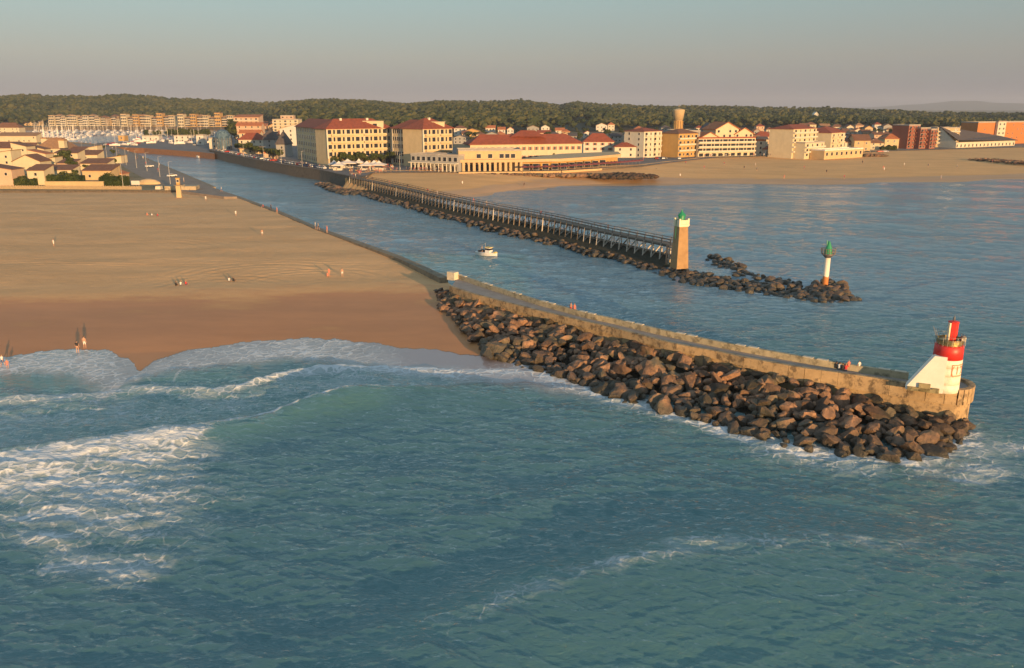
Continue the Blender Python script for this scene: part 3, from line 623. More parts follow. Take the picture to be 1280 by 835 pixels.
# ---- timber pier
M_WOOD = mat('weathered_timber', (0.25, 0.20, 0.15), (0.12, 0.098, 0.075), scale=3, rough=0.9, bump=.02)
M_WOODL = mat('pale_timber', (0.62, 0.56, 0.48), (0.42, 0.37, 0.31), scale=3, rough=0.85)
M_WOODD = mat('dark_timber', (0.115, 0.095, 0.075), (0.06, 0.05, 0.04), scale=3, rough=0.9)
pier = empty('timber_pier', PIER[4]-Vector((0, 0, 6.4)), 0, 'long timber pier on trestles along the channel, ending at the stone tower', 'pier')
O = pier.location.copy()
L_ = [p-O for p in resample(PIER, 73)]; Wd = 2.9
fr = L_; bk = off_line(L_, -Wd)
dk = MB(); rl = MB(); st = MB(); lg = MB(); ZD = 5.25
for i in range(72):
    a, b, c, d = fr[i], fr[i+1], bk[i+1], bk[i]
    dk.prism([(a.x, a.y), (b.x, b.y), (c.x, c.y), (d.x, d.y)], ZD-.22, ZD, 0)
    for S in (fr, bk):
        for z in (6.4, 5.85): rl.bar((S[i].x, S[i].y, z), (S[i+1].x, S[i+1].y, z), .11, .11)
    st.bar((a.x, a.y, ZD-.35), (b.x, b.y, ZD-.35), .22, .34)
    lo = Vector(fr[i]); lo2 = Vector(fr[i+1])
    lg.bar((a.x, a.y, 3.0), (b.x, b.y, 3.0), .14, .18)
dk.build('deck', M_WOOD, pier); st.build('stringer', M_WOODD, pier); lg.build('ledger', M_WOOD, pier)
post = MB()
for i in range(73):
    for S in (fr, bk): post.bar((S[i].x, S[i].y, ZD), (S[i].x, S[i].y, 6.42), .12)
rl.v += post.v and []; rail = rl.build('railing', M_WOODD, pier); post.build('baluster', M_WOODD, pier)
for i in range(73):
    a = fr[i]; b = bk[i]; n = (a-b); n.z = 0; n.normalize(); f0 = a+n*.4; t_ = (fr[min(72, i+1)]-fr[max(0, i-1)]); t_.z = 0; t_.normalize()
    tm = MB()
    tm.bar((f0.x, f0.y, 1.0), (a.x, a.y, ZD-.05), .26); tm.bar((b.x, b.y, 0.6), (b.x, b.y, ZD-.05), .24)
    tm.bar((a.x, a.y, ZD-.5), (b.x, b.y, ZD-.5), .2, .28); 
    tr = tm.build('trestle', M_WOODL if i % 9 == 0 or i > 60 else M_WOOD, pier)
    bb = MB(); bb.bar((b.x, b.y, ZD-.7), (f0.x-n.x*.3, f0.y-n.y*.3, 2.0), .2, .24); bb.bar((b.x+t_.x*.05, b.y+t_.y*.05, 1.6), (a.x, a.y, 3.2), .16, .2)
    bb.build('brace', M_WOODL if random.random() < .75 else M_WOOD, tr)
# cross-braced end frame beside the tower
E = fr[72]; D_ = (fr[72]-fr[70]).normalized(); n = (fr[72]-bk[72]).normalized(); ef = MB()
p0 = E+n*.9; p1 = E+D_*3.2+n*.9
for q in (p0, p1): ef.bar((q.x, q.y, 1.0), (q.x, q.y, 5.4), .28)
ef.bar((p0.x, p0.y, 2), (p1.x, p1.y, 4.2), .2); ef.bar((p1.x, p1.y, 2), (p0.x, p0.y, 4.2), .2)
for z in (4.4, 4.9, 5.4): ef.bar((p0.x, p0.y, z), (p1.x, p1.y, z), .2)
ef.build('end_frame', mat('reddish_timber', (.50, .31, .20), (.33, .20, .13), scale=3), pier)
# ---- stone tower with green lantern
M_STONE = wall_concrete('tower_stone', (0.42, 0.26, 0.12), (0.30, 0.185, 0.085), (0.28, 0.17, 0.08))
M_CREAM = mat('cream_render', (0.80, 0.70, 0.50), (0.68, 0.58, 0.40), scale=1.2, rough=.8)
M_GREEN = mat('green_paint', (0.02, 0.28, 0.12), (0.015, 0.20, 0.09), scale=2, rough=.45)
M_DARK = mat('dark_opening', (0.025, 0.025, 0.028), rough=.5)
M_IRON = mat('grey_iron', (0.22, 0.21, 0.20), rough=.5, metal=.5)
T = at(849, 329, 2.0)
tw = empty('stone_tower', T, R(20), 'square tapering ochre stone light tower with cream gallery and green lantern at the pier end', 'lighthouse')
s_ = mpp(T)
hs = 46*s_/math.cos(TH)
b0, b1 = 21.5*s_/1.30, 15.5*s_/1.30
m1 = MB(); m1.box((0, 0, hs/2-.5), (b0, b0, hs+1), 0, taper=b1/b0); m1.build('shaft', M_STONE, tw)
m1 = MB(); m1.box((0, 0, hs+.12), (b1*1.22, b1*1.22, .28)); m1.box((0, 0, hs-.12), (b1*1.1, b1*1.1, .24)); m1.build('cornice', M_CREAM, tw)
m1 = MB()
for sx in (-1, 1):
    for sy in (-1, 1): m1.box((sx*b1*.5, sy*b1*.5, hs+.88), (.36, .36, 1.25))
for sx in (-1, 1): m1.box((sx*b1*.52, 0, hs+.74), (.16, b1*.9, .9)); m1.box((0, sx*b1*.52, hs+.74), (b1*.9, .16, .9))
for k in (-.28, .28): m1.box((b1*.545, k*b1, hs+.74), (.14, .12, 1.0)); m1.box((k*b1, -b1*.545, hs+.74), (.12, .14, 1.0))
m1.build('gallery', M_CREAM, tw)
m1 = MB(); m1.lathe([(.72, 0), (.72, 1.65), (.90, 1.7), (.90, 1.85), (.6, 2.25), (.24, 2.6), (.1, 3.1)], 12, (0, 0, hs+.25)); m1.build('lantern', M_GREEN, tw)
m1 = MB(); m1.bar((-b1*.62, 0, hs-3), (-b1*.62, 0, hs+1.8), .07)
for k in range(12): m1.bar((-b1*.62, -.2, hs-2.8+k*.38), (-b1*.62, .2, hs-2.8+k*.38), .05)
m1.build('ladder', M_GREEN, tw)
# ---- beacon on the reef
P = at(1031, 358, 0.9); s_ = mpp(P)
bc = empty('beacon', P, 0, 'white and rust-stained pole beacon with a railed platform and green cone on the reef tip', 'beacon')
def beacon_mat():
    m, t, b = new_mat('rusty_white_paint'); L = t.links; tc = N(t, 'ShaderNodeTexCoord'); sx = N(t, 'ShaderNodeSeparateXYZ'); L.new(tc.outputs['Object'], sx.inputs[0])
    n = N(t, 'ShaderNodeTexNoise', Scale=1.1, Detail=5); L.new(tc.outputs['Object'], n.inputs['Vector'])
    a = N(t, 'ShaderNodeMapRange'); a.inputs[1].default_value = 1.2; a.inputs[2].default_value = 3.4; a.inputs[3].default_value = .62; a.inputs[4].default_value = -.2; L.new(sx.outputs[2], a.inputs[0])
    s = N(t, 'ShaderNodeMath', operation='ADD'); L.new(a.outputs[0], s.inputs[0]); L.new(n.outputs[0], s.inputs[1])
    r = ramp(t, [(0.78, (.78, .70, .56)), (0.86, (.48, .17, .04))]); L.new(s.outputs[0], r.inputs[0]); L.new(r.outputs[0], b.inputs['Base Color']); b.inputs['Roughness'].default_value = .7; return m
hp = 37*s_/math.cos(TH); rp = 3.4*s_
m1 = MB(); m1.lathe([(rp*1.1, -1), (rp*1.05, 0), (rp, hp)], 20); m1.build('pole', beacon_mat(), bc, True)
m1 = MB(); m1.lathe([(rp, hp-.35), (rp*2.2, hp+.35), (rp*2.3, hp+.35), (rp*2.3, hp+.5)], 20); m1.build('platform', M_IRON, bc)
m1 = MB(); rr = rp*2.35
for k in range(14):
    a = 2*math.pi*k/14; a2 = 2*math.pi*(k+1)/14; c, s1 = math.cos(a)*rr, math.sin(a)*rr; c2, s2 = math.cos(a2)*rr, math.sin(a2)*rr
    m1.bar((c, s1, hp+.4), (c*1.1, s1*1.1, hp+1.5), .06)
    for z, q in ((1.5, 1.1), (.95, 1.05)): m1.bar((c*q, s1*q, hp+z), (c2*q, s2*q, hp+z), .06)
m1.build('railing', M_WOOD, bc)
m1 = MB(); m1.lathe([(.75, hp+.4), (.65, hp+1.4), (.16, hp+2.9)], 12); m1.build('green_cone', M_GREEN, bc)
m1 = MB(); m1.bar((-.35, 0, hp+1.9), (-.45, 0, hp+3.1), .14); m1.build('light', M_GREEN, bc)
# ---- red and white lighthouse
M_WHITE = wall_concrete('white_render', (0.84, 0.78, 0.64), (0.76, 0.68, 0.52), (0.66, 0.56, 0.42))
M_FIN = mat('white_stair_render', (0.80, 0.76, 0.66), (0.72, 0.67, 0.56), scale=.9, rough=.85)
M_RED = mat('red_paint', (0.66, 0.035, 0.02), (0.55, 0.028, 0.02), scale=1.2, rough=.45)
M_BRASS = mat('brass', (0.50, 0.38, 0.16), (0.34, 0.24, 0.10), scale=2, rough=.35, metal=.8)
LB = Vector((LH.x, LH.y, 4.35)); s_ = mpp(LB); sv = s_/math.cos(TH)
lh = empty('lighthouse', LB, 0, 'short round white lighthouse with red top, red lantern and triangular stair wing', 'lighthouse')
r0 = 17.4*s_; z_red = 41*sv; z_top = 57.5*sv
m1 = MB()
for k in range(4):
    z0 = z_red*k/4; z1 = z_red*(k+1)/4; q0 = r0*(1-.05*z0/z_top); q1 = r0*(1-.05*z1/z_top)
    m1.lathe([(q0, z0+.025), (q1, z1-.025), (q1-.05, z1-.01), (q1-.05, z1+.01)], 40)
m1.build('shaft', M_WHITE, lh, True)
m1 = MB(); q = r0*.955; m1.lathe([(q+.015, z_red), (q-.03, z_top-.08), (q-.15, z_top)], 40); m1.build('red_band', M_RED, lh, True)
m1 = MB(); m1.lathe([(r0*.80, z_top-.02), (r0*.80, z_top+.22), (r0*.88, z_top+.24), (r0*.88, z_top+.66), (r0*.80, z_top+.68), (r0*.80, z_top+.5), (.3, z_top+.5)], 36); m1.build('gallery_ring', M_BRASS, lh)
m1 = MB(); rr = r0*.97
for k in range(20):
    a = 2*math.pi*k/20; a2 = 2*math.pi*(k+1)/20
    p = (math.cos(a)*rr, math.sin(a)*rr); p2 = (math.cos(a2)*rr, math.sin(a2)*rr)
    m1.bar((p[0], p[1], z_top-.05), (p[0], p[1], z_top+1.05), .025)
    for z in (.6, 1.05): m1.bar((*p, z_top+z), (*p2, z_top+z), .03)
for k in range(9):   # bird wires on the left side
    a = R(150+k*12); p = (math.cos(a)*rr, math.sin(a)*rr); m1.bar((p[0], p[1], z_top+.9), (p[0]*1.25, p[1]*1.25, z_top+1.9), .02)
m1.build('railing', M_IRON, lh)
m1 = MB(); rl_ = 5.4*s_; m1.lathe([(rl_*1.12, z_top+.3), (rl_*1.12, z_top+2.45), (rl_*1.2, z_top+2.5), (rl_*1.2, z_top+2.6), (.2, z_top+2.7)], 8, (.05, -.1, 0)); ln = m1.build('lantern', M_RED, lh)
m1 = MB(); m1.box((-rl_*.95, -.3, z_top+1.45), (.16, .35, 2.1)); m1.build('lantern_panel', M_CREAM, ln)
m1 = MB(); m1.lathe([(.09, z_top+2.7), (.12, z_top+2.95), (.03, z_top+3.25)], 8, (.05, -.1, 0)); m1.build('lightning_tip', M_IRON, ln)
m1 = MB(); m1.box((.85, -.95, z_top+.8), (.5, .4, .5)); m1.lathe([(.22, z_top+1.05), (.22, z_top+1.2)], 12, (.85, -.95, 0)); m1.build('equipment_box', M_IRON, lh)
# stair wing: thick wall whose top slopes down to the left, flush with the seaward side
Pa = at(1131, 478.5, 4.6); Pb = at(1172, 486, 4.6)
dv = Vector((Pa.x-LB.x, Pa.y-LB.y, 0)); Lf = dv.length*0.98; dn = dv.normalized(); nn = Vector((dn.y, -dn.x, 0))
if nn.y > 0: nn = -nn
ft = 45*sv; off = nn*(r0*1.0); th_ = 1.5
prof = [(0.1, 0), (Lf, 0), (Lf, .25), (1.35, ft), (0.1, ft)]
vs = [];
for w_ in (0, 1):
    for (u, z) in prof:
        p = dn*u+off-nn*(w_*th_); vs.append((p.x, p.y, z))
m1 = MB(); n_ = 5; m1.add(vs, [tuple(range(n_)), tuple(range(2*n_-1, n_-1, -1))]+[(i, n_+i, n_+(i+1) % n_, (i+1) % n_) for i in range(n_)])
fo = m1.build('stair_wing', M_FIN, lh); bm = bmesh.new(); bm.from_mesh(fo.data); bmesh.ops.recalc_face_normals(bm, faces=bm.faces); bm.to_mesh(fo.data); bm.free()
m1 = MB()
for u0, u1, hz in ((Lf*.28, Lf*.95, .42), (Lf*.36, Lf*.66, .95), (Lf*.12, Lf*.30, .55)):
    a = dn*u0+off+nn*.10; b = dn*u1+off+nn*.10; m1.bar((a.x, a.y, hz/2), (b.x, b.y, hz/2), .26, hz)
m1.build('rubble_plinth', wall_concrete('mossy_stone', (.40, .33, .17), (.24, .2, .1), (.1, .09, .05)), lh)
# faded red number in a frame, wrapped round the shaft
fc_ = bpy.data.curves.new('painted_number', 'FONT'); fc_.body = '(120)'; fc_.size = 1.35; fc_.align_x = 'CENTER'; fc_.extrude = .002
to = bpy.data.objects.new('painted_number', fc_); COL.objects.link(to)
dg = bpy.context.evaluated_depsgraph_get(); me = bpy.data.meshes.new_from_object(to.evaluated_get(dg)); bpy.data.objects.remove(to)
bm = bmesh.new(); bm.from_mesh(me)
for (x0, x1, y0, y1) in ((-1.35, 1.35, -.22, -.12), (-1.35, 1.35, 1.02, 1.12), (-1.35, -1.25, -.22, 1.12), (1.25, 1.35, -.22, 1.12)):
    nseg = 14
    for k in range(nseg):
        xa_, xb_ = x0+(x1-x0)*k/nseg, x0+(x1-x0)*(k+1)/nseg
        bm.faces.new([bm.verts.new((xa_, y0, .002)), bm.verts.new((xb_, y0, .002)), bm.verts.new((xb_, y1, .002)), bm.verts.new((xa_, y1, .002))])
rr = r0*.965+.03; a0 = R(-48)
for v in bm.verts:
    a = a0+v.co.x/rr; d = rr+v.co.z; z = z_red-1.55+v.co.y; v.co = Vector((math.cos(a)*d, math.sin(a)*d, z))
bm.to_mesh(me); bm.free(); me.materials.clear(); me.materials.append(mat('faded_red_lettering', (.58, .17, .07), (.50, .2, .1), scale=3))
to = bpy.data.objects.new('painted_number', me); COL.objects.link(to); to.parent = lh
# ------------------------------------------------------------------ ground sheets
def px_poly(pts, z): return [(p.x, p.y) for p in pl(pts, z)]
M_PAVE = mat('town_paving', (0.20, 0.175, 0.16), (0.13, 0.115, 0.105), scale=0.12, rough=.95, detail=7)
M_ASPH = mat('promenade_asphalt', (0.30, 0.235, 0.18), (0.19, 0.15, 0.12), scale=0.3, rough=.95, detail=7)
M_QUAYW = wall_concrete('quay_wall_stone', (0.15, 0.115, 0.08), (0.09, 0.07, 0.05), (0.045, 0.035, 0.025))
M_BROWNW = wall_concrete('brown_quay_stone', (0.30, 0.14, 0.06), (0.22, 0.10, 0.045), (0.14, 0.07, 0.035))
M_EARTH = mat('scrub_ground', (0.13, 0.12, 0.065), (0.075, 0.075, 0.035), scale=0.03, rough=1.0, detail=8)
north = px_poly([(262, 188), (290, 194), (319, 200), (360, 207), (400, 213), (437, 221), (452, 222), (466, 216), (573, 215), (700, 213.5), (800, 208), (860, 200), (900, 196.5), (1000, 194), (1100, 189), (1280, 184), (1500, 180), (1900, 172)], 5.0)
north += [(2600, 1500), (9000, 3000), (14000, 16000), (-14000, 16000), (-5000, 2200), (-900, 1560)]+px_poly([(0, 159), (120, 158.5), (240, 159), (300, 160), (312, 166), (290, 172), (262, 174)], 5.0)
mb = MB(); mb.prism(north, -2, 5.0, 0, 1); tag(mb.build('ground', [M_QUAYW, M_EARTH]), kind='structure')
front = px_poly([(262, 188), (290, 194), (319, 200), (360, 207), (400, 213), (437, 221), (452, 221.5), (466, 215.5), (573, 214.5), (700, 213), (800, 207.5), (900, 196), (1000, 193.5), (1100, 188.5), (1280, 183.5), (1280, 172), (1000, 178), (800, 182), (600, 186), (480, 182), (380, 180), (312, 168), (290, 172), (262, 174)], 5.0)
mb = MB(); mb.prism(front, 4.9, 5.02, 0); tag(mb.build('town_pavement', M_PAVE), kind='structure')
south = px_poly([(240, 223), (200, 206), (170, 193), (145, 185), (120, 181), (100, 179), (78, 178), (50, 176), (0, 173), (-300, 166), (-900, 163), (-900, 240), (-300, 238.5), (0, 238), (178, 238), (215, 238), (250, 236), (262, 233)], 4.0)
mb = MB(); mb.prism(south, -2, 4.0, 0, 1); tag(mb.build('south_ground', [M_QUAYW, mat('sandy_scrub', (0.30, 0.22, 0.12), (0.12, 0.11, 0.05), scale=0.08, rough=1.0, detail=8)]), kind='structure')
prom = px_poly([(296, 246), (270, 236), (240, 223.3), (200, 206.3), (170, 193.3), (145, 185.3), (120, 181.3), (85, 178.5), (85, 184), (112, 189), (140, 199), (160, 212), (178, 222), (205, 232), (225, 238), (250, 242), (280, 246)], 4.0)
mb = MB(); mb.prism(prom, 3.2, 4.06, 0); tag(mb.build('promenade', M_ASPH), kind='structure')
kerb = [Vector((p.x, p.y, 0)) for p in BANK]
mb = MB(); k2 = off_line(kerb, -1.7)
for i in range(len(kerb)-1):
    a, b, c, d = kerb[i], kerb[i+1], k2[i+1], k2[i]
    zt = 3.42 if i < 7 else 4.1
    mb.prism([(a.x, a.y), (b.x, b.y), (c.x, c.y), (d.x, d.y)], -2, zt-.004*i, 0)
tag(mb.build('channel_wall', [wall_concrete('channel_wall_concrete', (0.30, 0.235, 0.15), (0.20, 0.155, 0.10), (0.12, 0.09, 0.06))]), 'low sand-strewn concrete edge wall between the near beach and the channel', 'wall')
# quay coping and the rubble foot under the quay wall
mb = MB(); strip([Vector((p.x, p.y, 0)) for p in QUAY], 0.9, 4.9, 5.35, 0.15, mb=mb); tag(mb.build('quay_coping', M_QUAYW), 'stone coping along the top of the dark town quay wall', 'quay')
mk = MB(); mk.prism(px_poly([(121, 183), (180, 185), (250, 190), (268, 192), (268, 173), (215, 173.5), (170, 176.5), (121, 178.5)], 4.0), -2, 4.0, 0, 1)
tag(mk.build('marina_mole', [M_BROWNW, M_PAVE]), 'long red-brown mole at the marina entrance across the channel', 'mole')
# ------------------------------------------------------------------ distant forest on the dunes
SKY_PX = [(-700, 120), (0, 121), (30, 118.5), (80, 120), (120, 120.5), (155, 118), (200, 121), (250, 124), (280, 125), (327, 128), (360, 125), (392, 123), (449, 124), (507, 129), (544, 125), (610, 126), (651, 124), (700, 131), (719, 126), (767, 130), (846, 132), (960, 133), (1060, 135), (1179, 140), (1280, 141), (1700, 142)]
def az_of(px): return math.atan2((px-640), F*math.cos(TH)+ (417.5-134)*math.sin(TH))
S_AZ = np.array([az_of(p) for p, _ in SKY_PX]); S_EL = np.array([-(TH+math.atan((q-417.5)*-1/F*-1)*1.0) for _, q in SKY_PX]) # depression is TH+atan((y-cy)/F)
S_EL = np.array([-(TH+math.atan((q-417.5)/F)) for _, q in SKY_PX])
FB_AZ = np.array([az_of(p) for p in (-700, 0, 60, 330, 380, 560, 640, 760, 900, 1280, 1700)]); FB_D = np.array([1500, 1520, 1750, 1650, 950, 900, 1000, 1080, 1150, 1200, 1200])
RD = 2300.0
def hill_z(X, Y):
    az = np.arctan2(X, Y); r = np.hypot(X, Y); d0 = np.interp(az, FB_AZ, FB_D); el = np.interp(az, S_AZ, S_EL)
    rd = np.where(az > az_of(1000), 2300.0, RD); ztop = np.maximum(H+np.tan(el)*rd-15.0, 8)
    t = np.clip((r-d0)/(rd-d0), 0, 1.0)
    z = 5+(ztop-5)*(t**0.8)
    z = z+sstep(t, .05, .3)*(1-sstep(t, .75, .98))*5*(vnoise(X/120, Y/150, 51)-0.5)*2
    return np.where(r > rd, np.maximum(z-(r-rd)*0.05, 5), z)
def make_hills():
    az = np.linspace(az_of(-700), az_of(1750), 260); r = np.concatenate([np.linspace(740, 2300, 90), np.linspace(2350, 3200, 10)])
    A, Rr = np.meshgrid(az, r, indexing='xy'); X = Rr*np.sin(A); Y = Rr*np.cos(A); Z = hill_z(X, Y)
    d0 = np.interp(A, FB_AZ, FB_D); Z = np.where(Rr < d0, -6.0, Z)
    o = np_mesh('forest_terrain', np.stack([X, Y, Z], -1).reshape(-1, 3), grid_faces(len(r), len(az))[:, ::-1], mat('forest_floor', (0.05, 0.055, 0.022), (0.03, 0.035, 0.015), scale=.02, rough=1, coord='Object'), True)
    tag(o, kind='structure')
    if o.data.polygons[5].normal.z < 0: o.data.flip_normals()
make_hills()
def foliage_mat(name, cols, scale, nscale=0.6):
    m, t, b = new_mat(name); L = t.links; geo = N(t, 'ShaderNodeNewGeometry')
    n = N(t, 'ShaderNodeTexNoise', Scale=scale, Detail=4, Roughness=.7); L.new(geo.outputs['Position'], n.inputs['Vector'])
    at_ = N(t, 'ShaderNodeAttribute', attribute_name='tint'); ad = N(t, 'ShaderNodeMath', operation='ADD'); L.new(n.outputs[0], ad.inputs[0]); L.new(at_.outputs['Fac'], ad.inputs[1])
    r = ramp(t, [(0.30, cols[0]), (0.5, cols[1]), (0.72, cols[2])]); L.new(ad.outputs[0], r.inputs[0]); L.new(r.outputs[0], b.inputs['Base Color']); b.inputs['Roughness'].default_value = .95
    b.inputs['Specular IOR Level'].default_value = .15
    n2 = N(t, 'ShaderNodeTexNoise', Scale=nscale, Detail=4); L.new(geo.outputs['Position'], n2.inputs['Vector']); bp = N(t, 'ShaderNodeBump', Strength=1.0, Distance=1.2); L.new(n2.outputs[0], bp.inputs['Height']); L.new(bp.outputs[0], b.inputs['Normal'])
    return m
M_FOR = foliage_mat('pine_canopy', ((0.022, 0.036, 0.016), (0.052, 0.066, 0.024), (0.10, 0.098, 0.036)), 0.012)
def make_forest():
    g = np.random.default_rng(5); bm = bmesh.new(); bmesh.ops.create_icosphere(bm, subdivisions=2, radius=1); v0 = np.array([v.co[:] for v in bm.verts]); f0 = np.array([[v.index for v in f.verts] for f in bm.faces]); bm.free()
    n = 34000; az = az_of(-160)+(az_of(1440)-az_of(-160))*g.random(n); d0 = np.interp(az, FB_AZ, FB_D)
    r = d0+(2320-d0)*g.random(n)**1.0; X = r*np.sin(az); Y = r*np.cos(az)
    clear = vnoise(X/90, Y/110, 71); keep = (clear > .14) | (r > 1900); az, r, X, Y = az[keep], r[keep], X[keep], Y[keep]; n = len(r)
    Z = hill_z(X, Y); rad = 2.2+2.5*g.random(n)**1.5+2.5*(g.random(n) > .985); hh = 7+6.0*g.random(n)+4*(vnoise(X/60, Y/60, 72)-.5)
    V = np.empty((n, len(v0), 3)); 
    for k in range(12):
        q = v0*(1+0.42*(np.random.default_rng(k).random((len(v0), 1))-.5)*2)
        idx = np.arange(n) % 12 == k
        V[idx] = q[None]
    sc = np.stack([rad, rad, rad*(.55+.35*g.random(n))], -1); V = V*sc[:, None, :]; V += np.stack([X, Y, Z+hh], -1)[:, None, :]
    Fc = f0[None]+(np.arange(n)*len(v0))[:, None, None]
    tint = np.repeat(0.48*(g.random(n)-.5), len(v0))
    o = np_mesh('pine_forest', V.reshape(-1, 3), Fc.reshape(-1, 3), M_FOR, False, {'tint': tint})
    tag(o, 'dense pine forest covering the dunes behind the town', 'forest', kind='stuff')
make_forest()
# far blue hills, under the haze on the right and low along the whole horizon
def make_far_hills():
    az = np.linspace(R(-42), R(42), 300); px = np.array([0.0]*300)
    pr = np.interp(az, [R(-42), az_of(1000), az_of(1090), az_of(1150), az_of(1190), az_of(1230), az_of(1290), az_of(1400)], [10, 12, 30, 75, 125, 105, 80, 60])
    pr = pr*(.9+.2*vnoise(az*60, az*0, 81)); V = []
    for d, k in ((13000, 0), (13300, .85), (14000, 1.0), (15500, .3)): V.append(np.stack([d*np.sin(az), d*np.cos(az), 4+pr*k], -1))
    o = np_mesh('hills', np.concatenate(V), grid_faces(4, 300), mat('far_hill_scrub', (.07, .09, .06), (.05, .07, .05), scale=.002), True); tag(o, kind='structure')
make_far_hills()
# ------------------------------------------------------------------ air
M_AIR = bpy.data.materials.new('haze'); M_AIR.use_nodes = True; t = M_AIR.node_tree; t.nodes.clear()
pv = t.nodes.new('ShaderNodeVolumePrincipled'); pv.inputs['Density'].default_value = HAZE_D; pv.inputs['Color'].default_value = (.62, .70, .86, 1); pv.inputs['Anisotropy'].default_value = 0.0
mo = t.nodes.new('ShaderNodeOutputMaterial'); t.links.new(pv.outputs[0], mo.inputs['Volume'])
if HAZE_D > 0:
    mb = MB(); mb.box((0, 7800, 98), (33000, 17400, 210)); hz = mb.build('haze', M_AIR); tag(hz, 'thin evening haze over sea, town and forest', 'haze', kind='stuff')
# ------------------------------------------------------------------ buildings
def wallm(n, c):
    c = tuple(x*.78 for x in c); return mat(n, c, tuple(x*.84 for x in c), scale=.35, rough=.9, detail=6)
WM = {'yellow': wallm('yellow_render', (.78, .60, .34)), 'cream': wallm('cream_wall', (.78, .66, .44)), 'pale': wallm('pale_wall', (.80, .73, .58)), 'white': wallm('white_wall', (.80, .76, .68)),
      'ochre': wallm('ochre_wall', (.66, .40, .13)), 'grey': wallm('grey_wall', (.42, .41, .39)), 'pink': wallm('pinkish_wall', (.74, .52, .36)), 'redbrick': wallm('red_brick_wall', (.36, .12, .07)),
      'orange': wallm('orange_brick_wall', (.66, .24, .07)), 'sand': wallm('sand_wall', (.72, .52, .28)), 'blue': wallm('blue_grey_cladding', (.12, .22, .33))}
def tilem(n, c):
    m = mat(n, c, tuple(x*.62 for x in c), scale=.6, rough=.9, detail=7, bump=.05, bscale=3, stretch=(1, 1, 1)); return m
RM = {'red': tilem('red_tiles', (.30, .075, .038)), 'orange': tilem('orange_tiles', (.50, .17, .065)), 'brown': tilem('brown_tiles', (.22, .10, .055)), 'slate': tilem('slate_roof', (.10, .085, .085)), 'flat': mat('flat_roof', (.40, .36, .31), scale=.4),
      'tan': tilem('tan_tiles', (.36, .20, .10)), 'white': mat('white_roof', (.74, .70, .62), scale=.4)}
M_GLASS = mat('dark_window_glass', (.03, .035, .045), (.02, .022, .03), scale=.3, rough=.15)
M_FRAME = mat('white_frame', (.70, .66, .58), rough=.6)
M_SHUT = mat('shutter_red', (.30, .06, .04), rough=.6)
def window_mesh(w, h, shutters=False, sm=None):
    mb = MB(); mb.box((0, -.02, h/2), (w, .08, h), mi=0)
    t_ = .09
    mb.box((-w/2, -.05, h/2), (t_, .14, h+.1), mi=1); mb.box((w/2, -.05, h/2), (t_, .14, h+.1), mi=1); mb.box((0, -.05, h+.02), (w, .14, t_), mi=1); mb.box((0, -.07, -.02), (w+.3, .22, t_), mi=1)
    if shutters:
        for s in (-1, 1): mb.box((s*(w*.5+w*.26), -.05, h/2), (w*.46, .06, h), mi=2)
    me = bpy.data.meshes.new('window'); me.from_pydata(mb.v, [], mb.f)
    for m in (M_GLASS, M_FRAME, sm or M_SHUT): me.materials.append(m)
    me.polygons.foreach_set('material_index', mb.m); return me
_wc = {}
def win(w, h, sh=False):
    k = (round(w, 1), round(h, 1), sh)
    if k not in _wc: _wc[k] = window_mesh(k[0], k[1], sh)
    return _wc[k]
_pm = {}
def pil_mesh(fh):
    k = round(fh, 2)
    if k not in _pm:
        mb = MB(); mb.box((0, -.12, fh/2), (.7, .3, fh-.02)); me = bpy.data.meshes.new('pilaster'); me.from_pydata(mb.v, [], mb.f); me.materials.append(WM['pale']); _pm[k] = me
    return _pm[k]
def child(name, me, par, M):
    o = bpy.data.objects.new(name, me); COL.objects.link(o); o.parent = par; o.matrix_local = M; return o
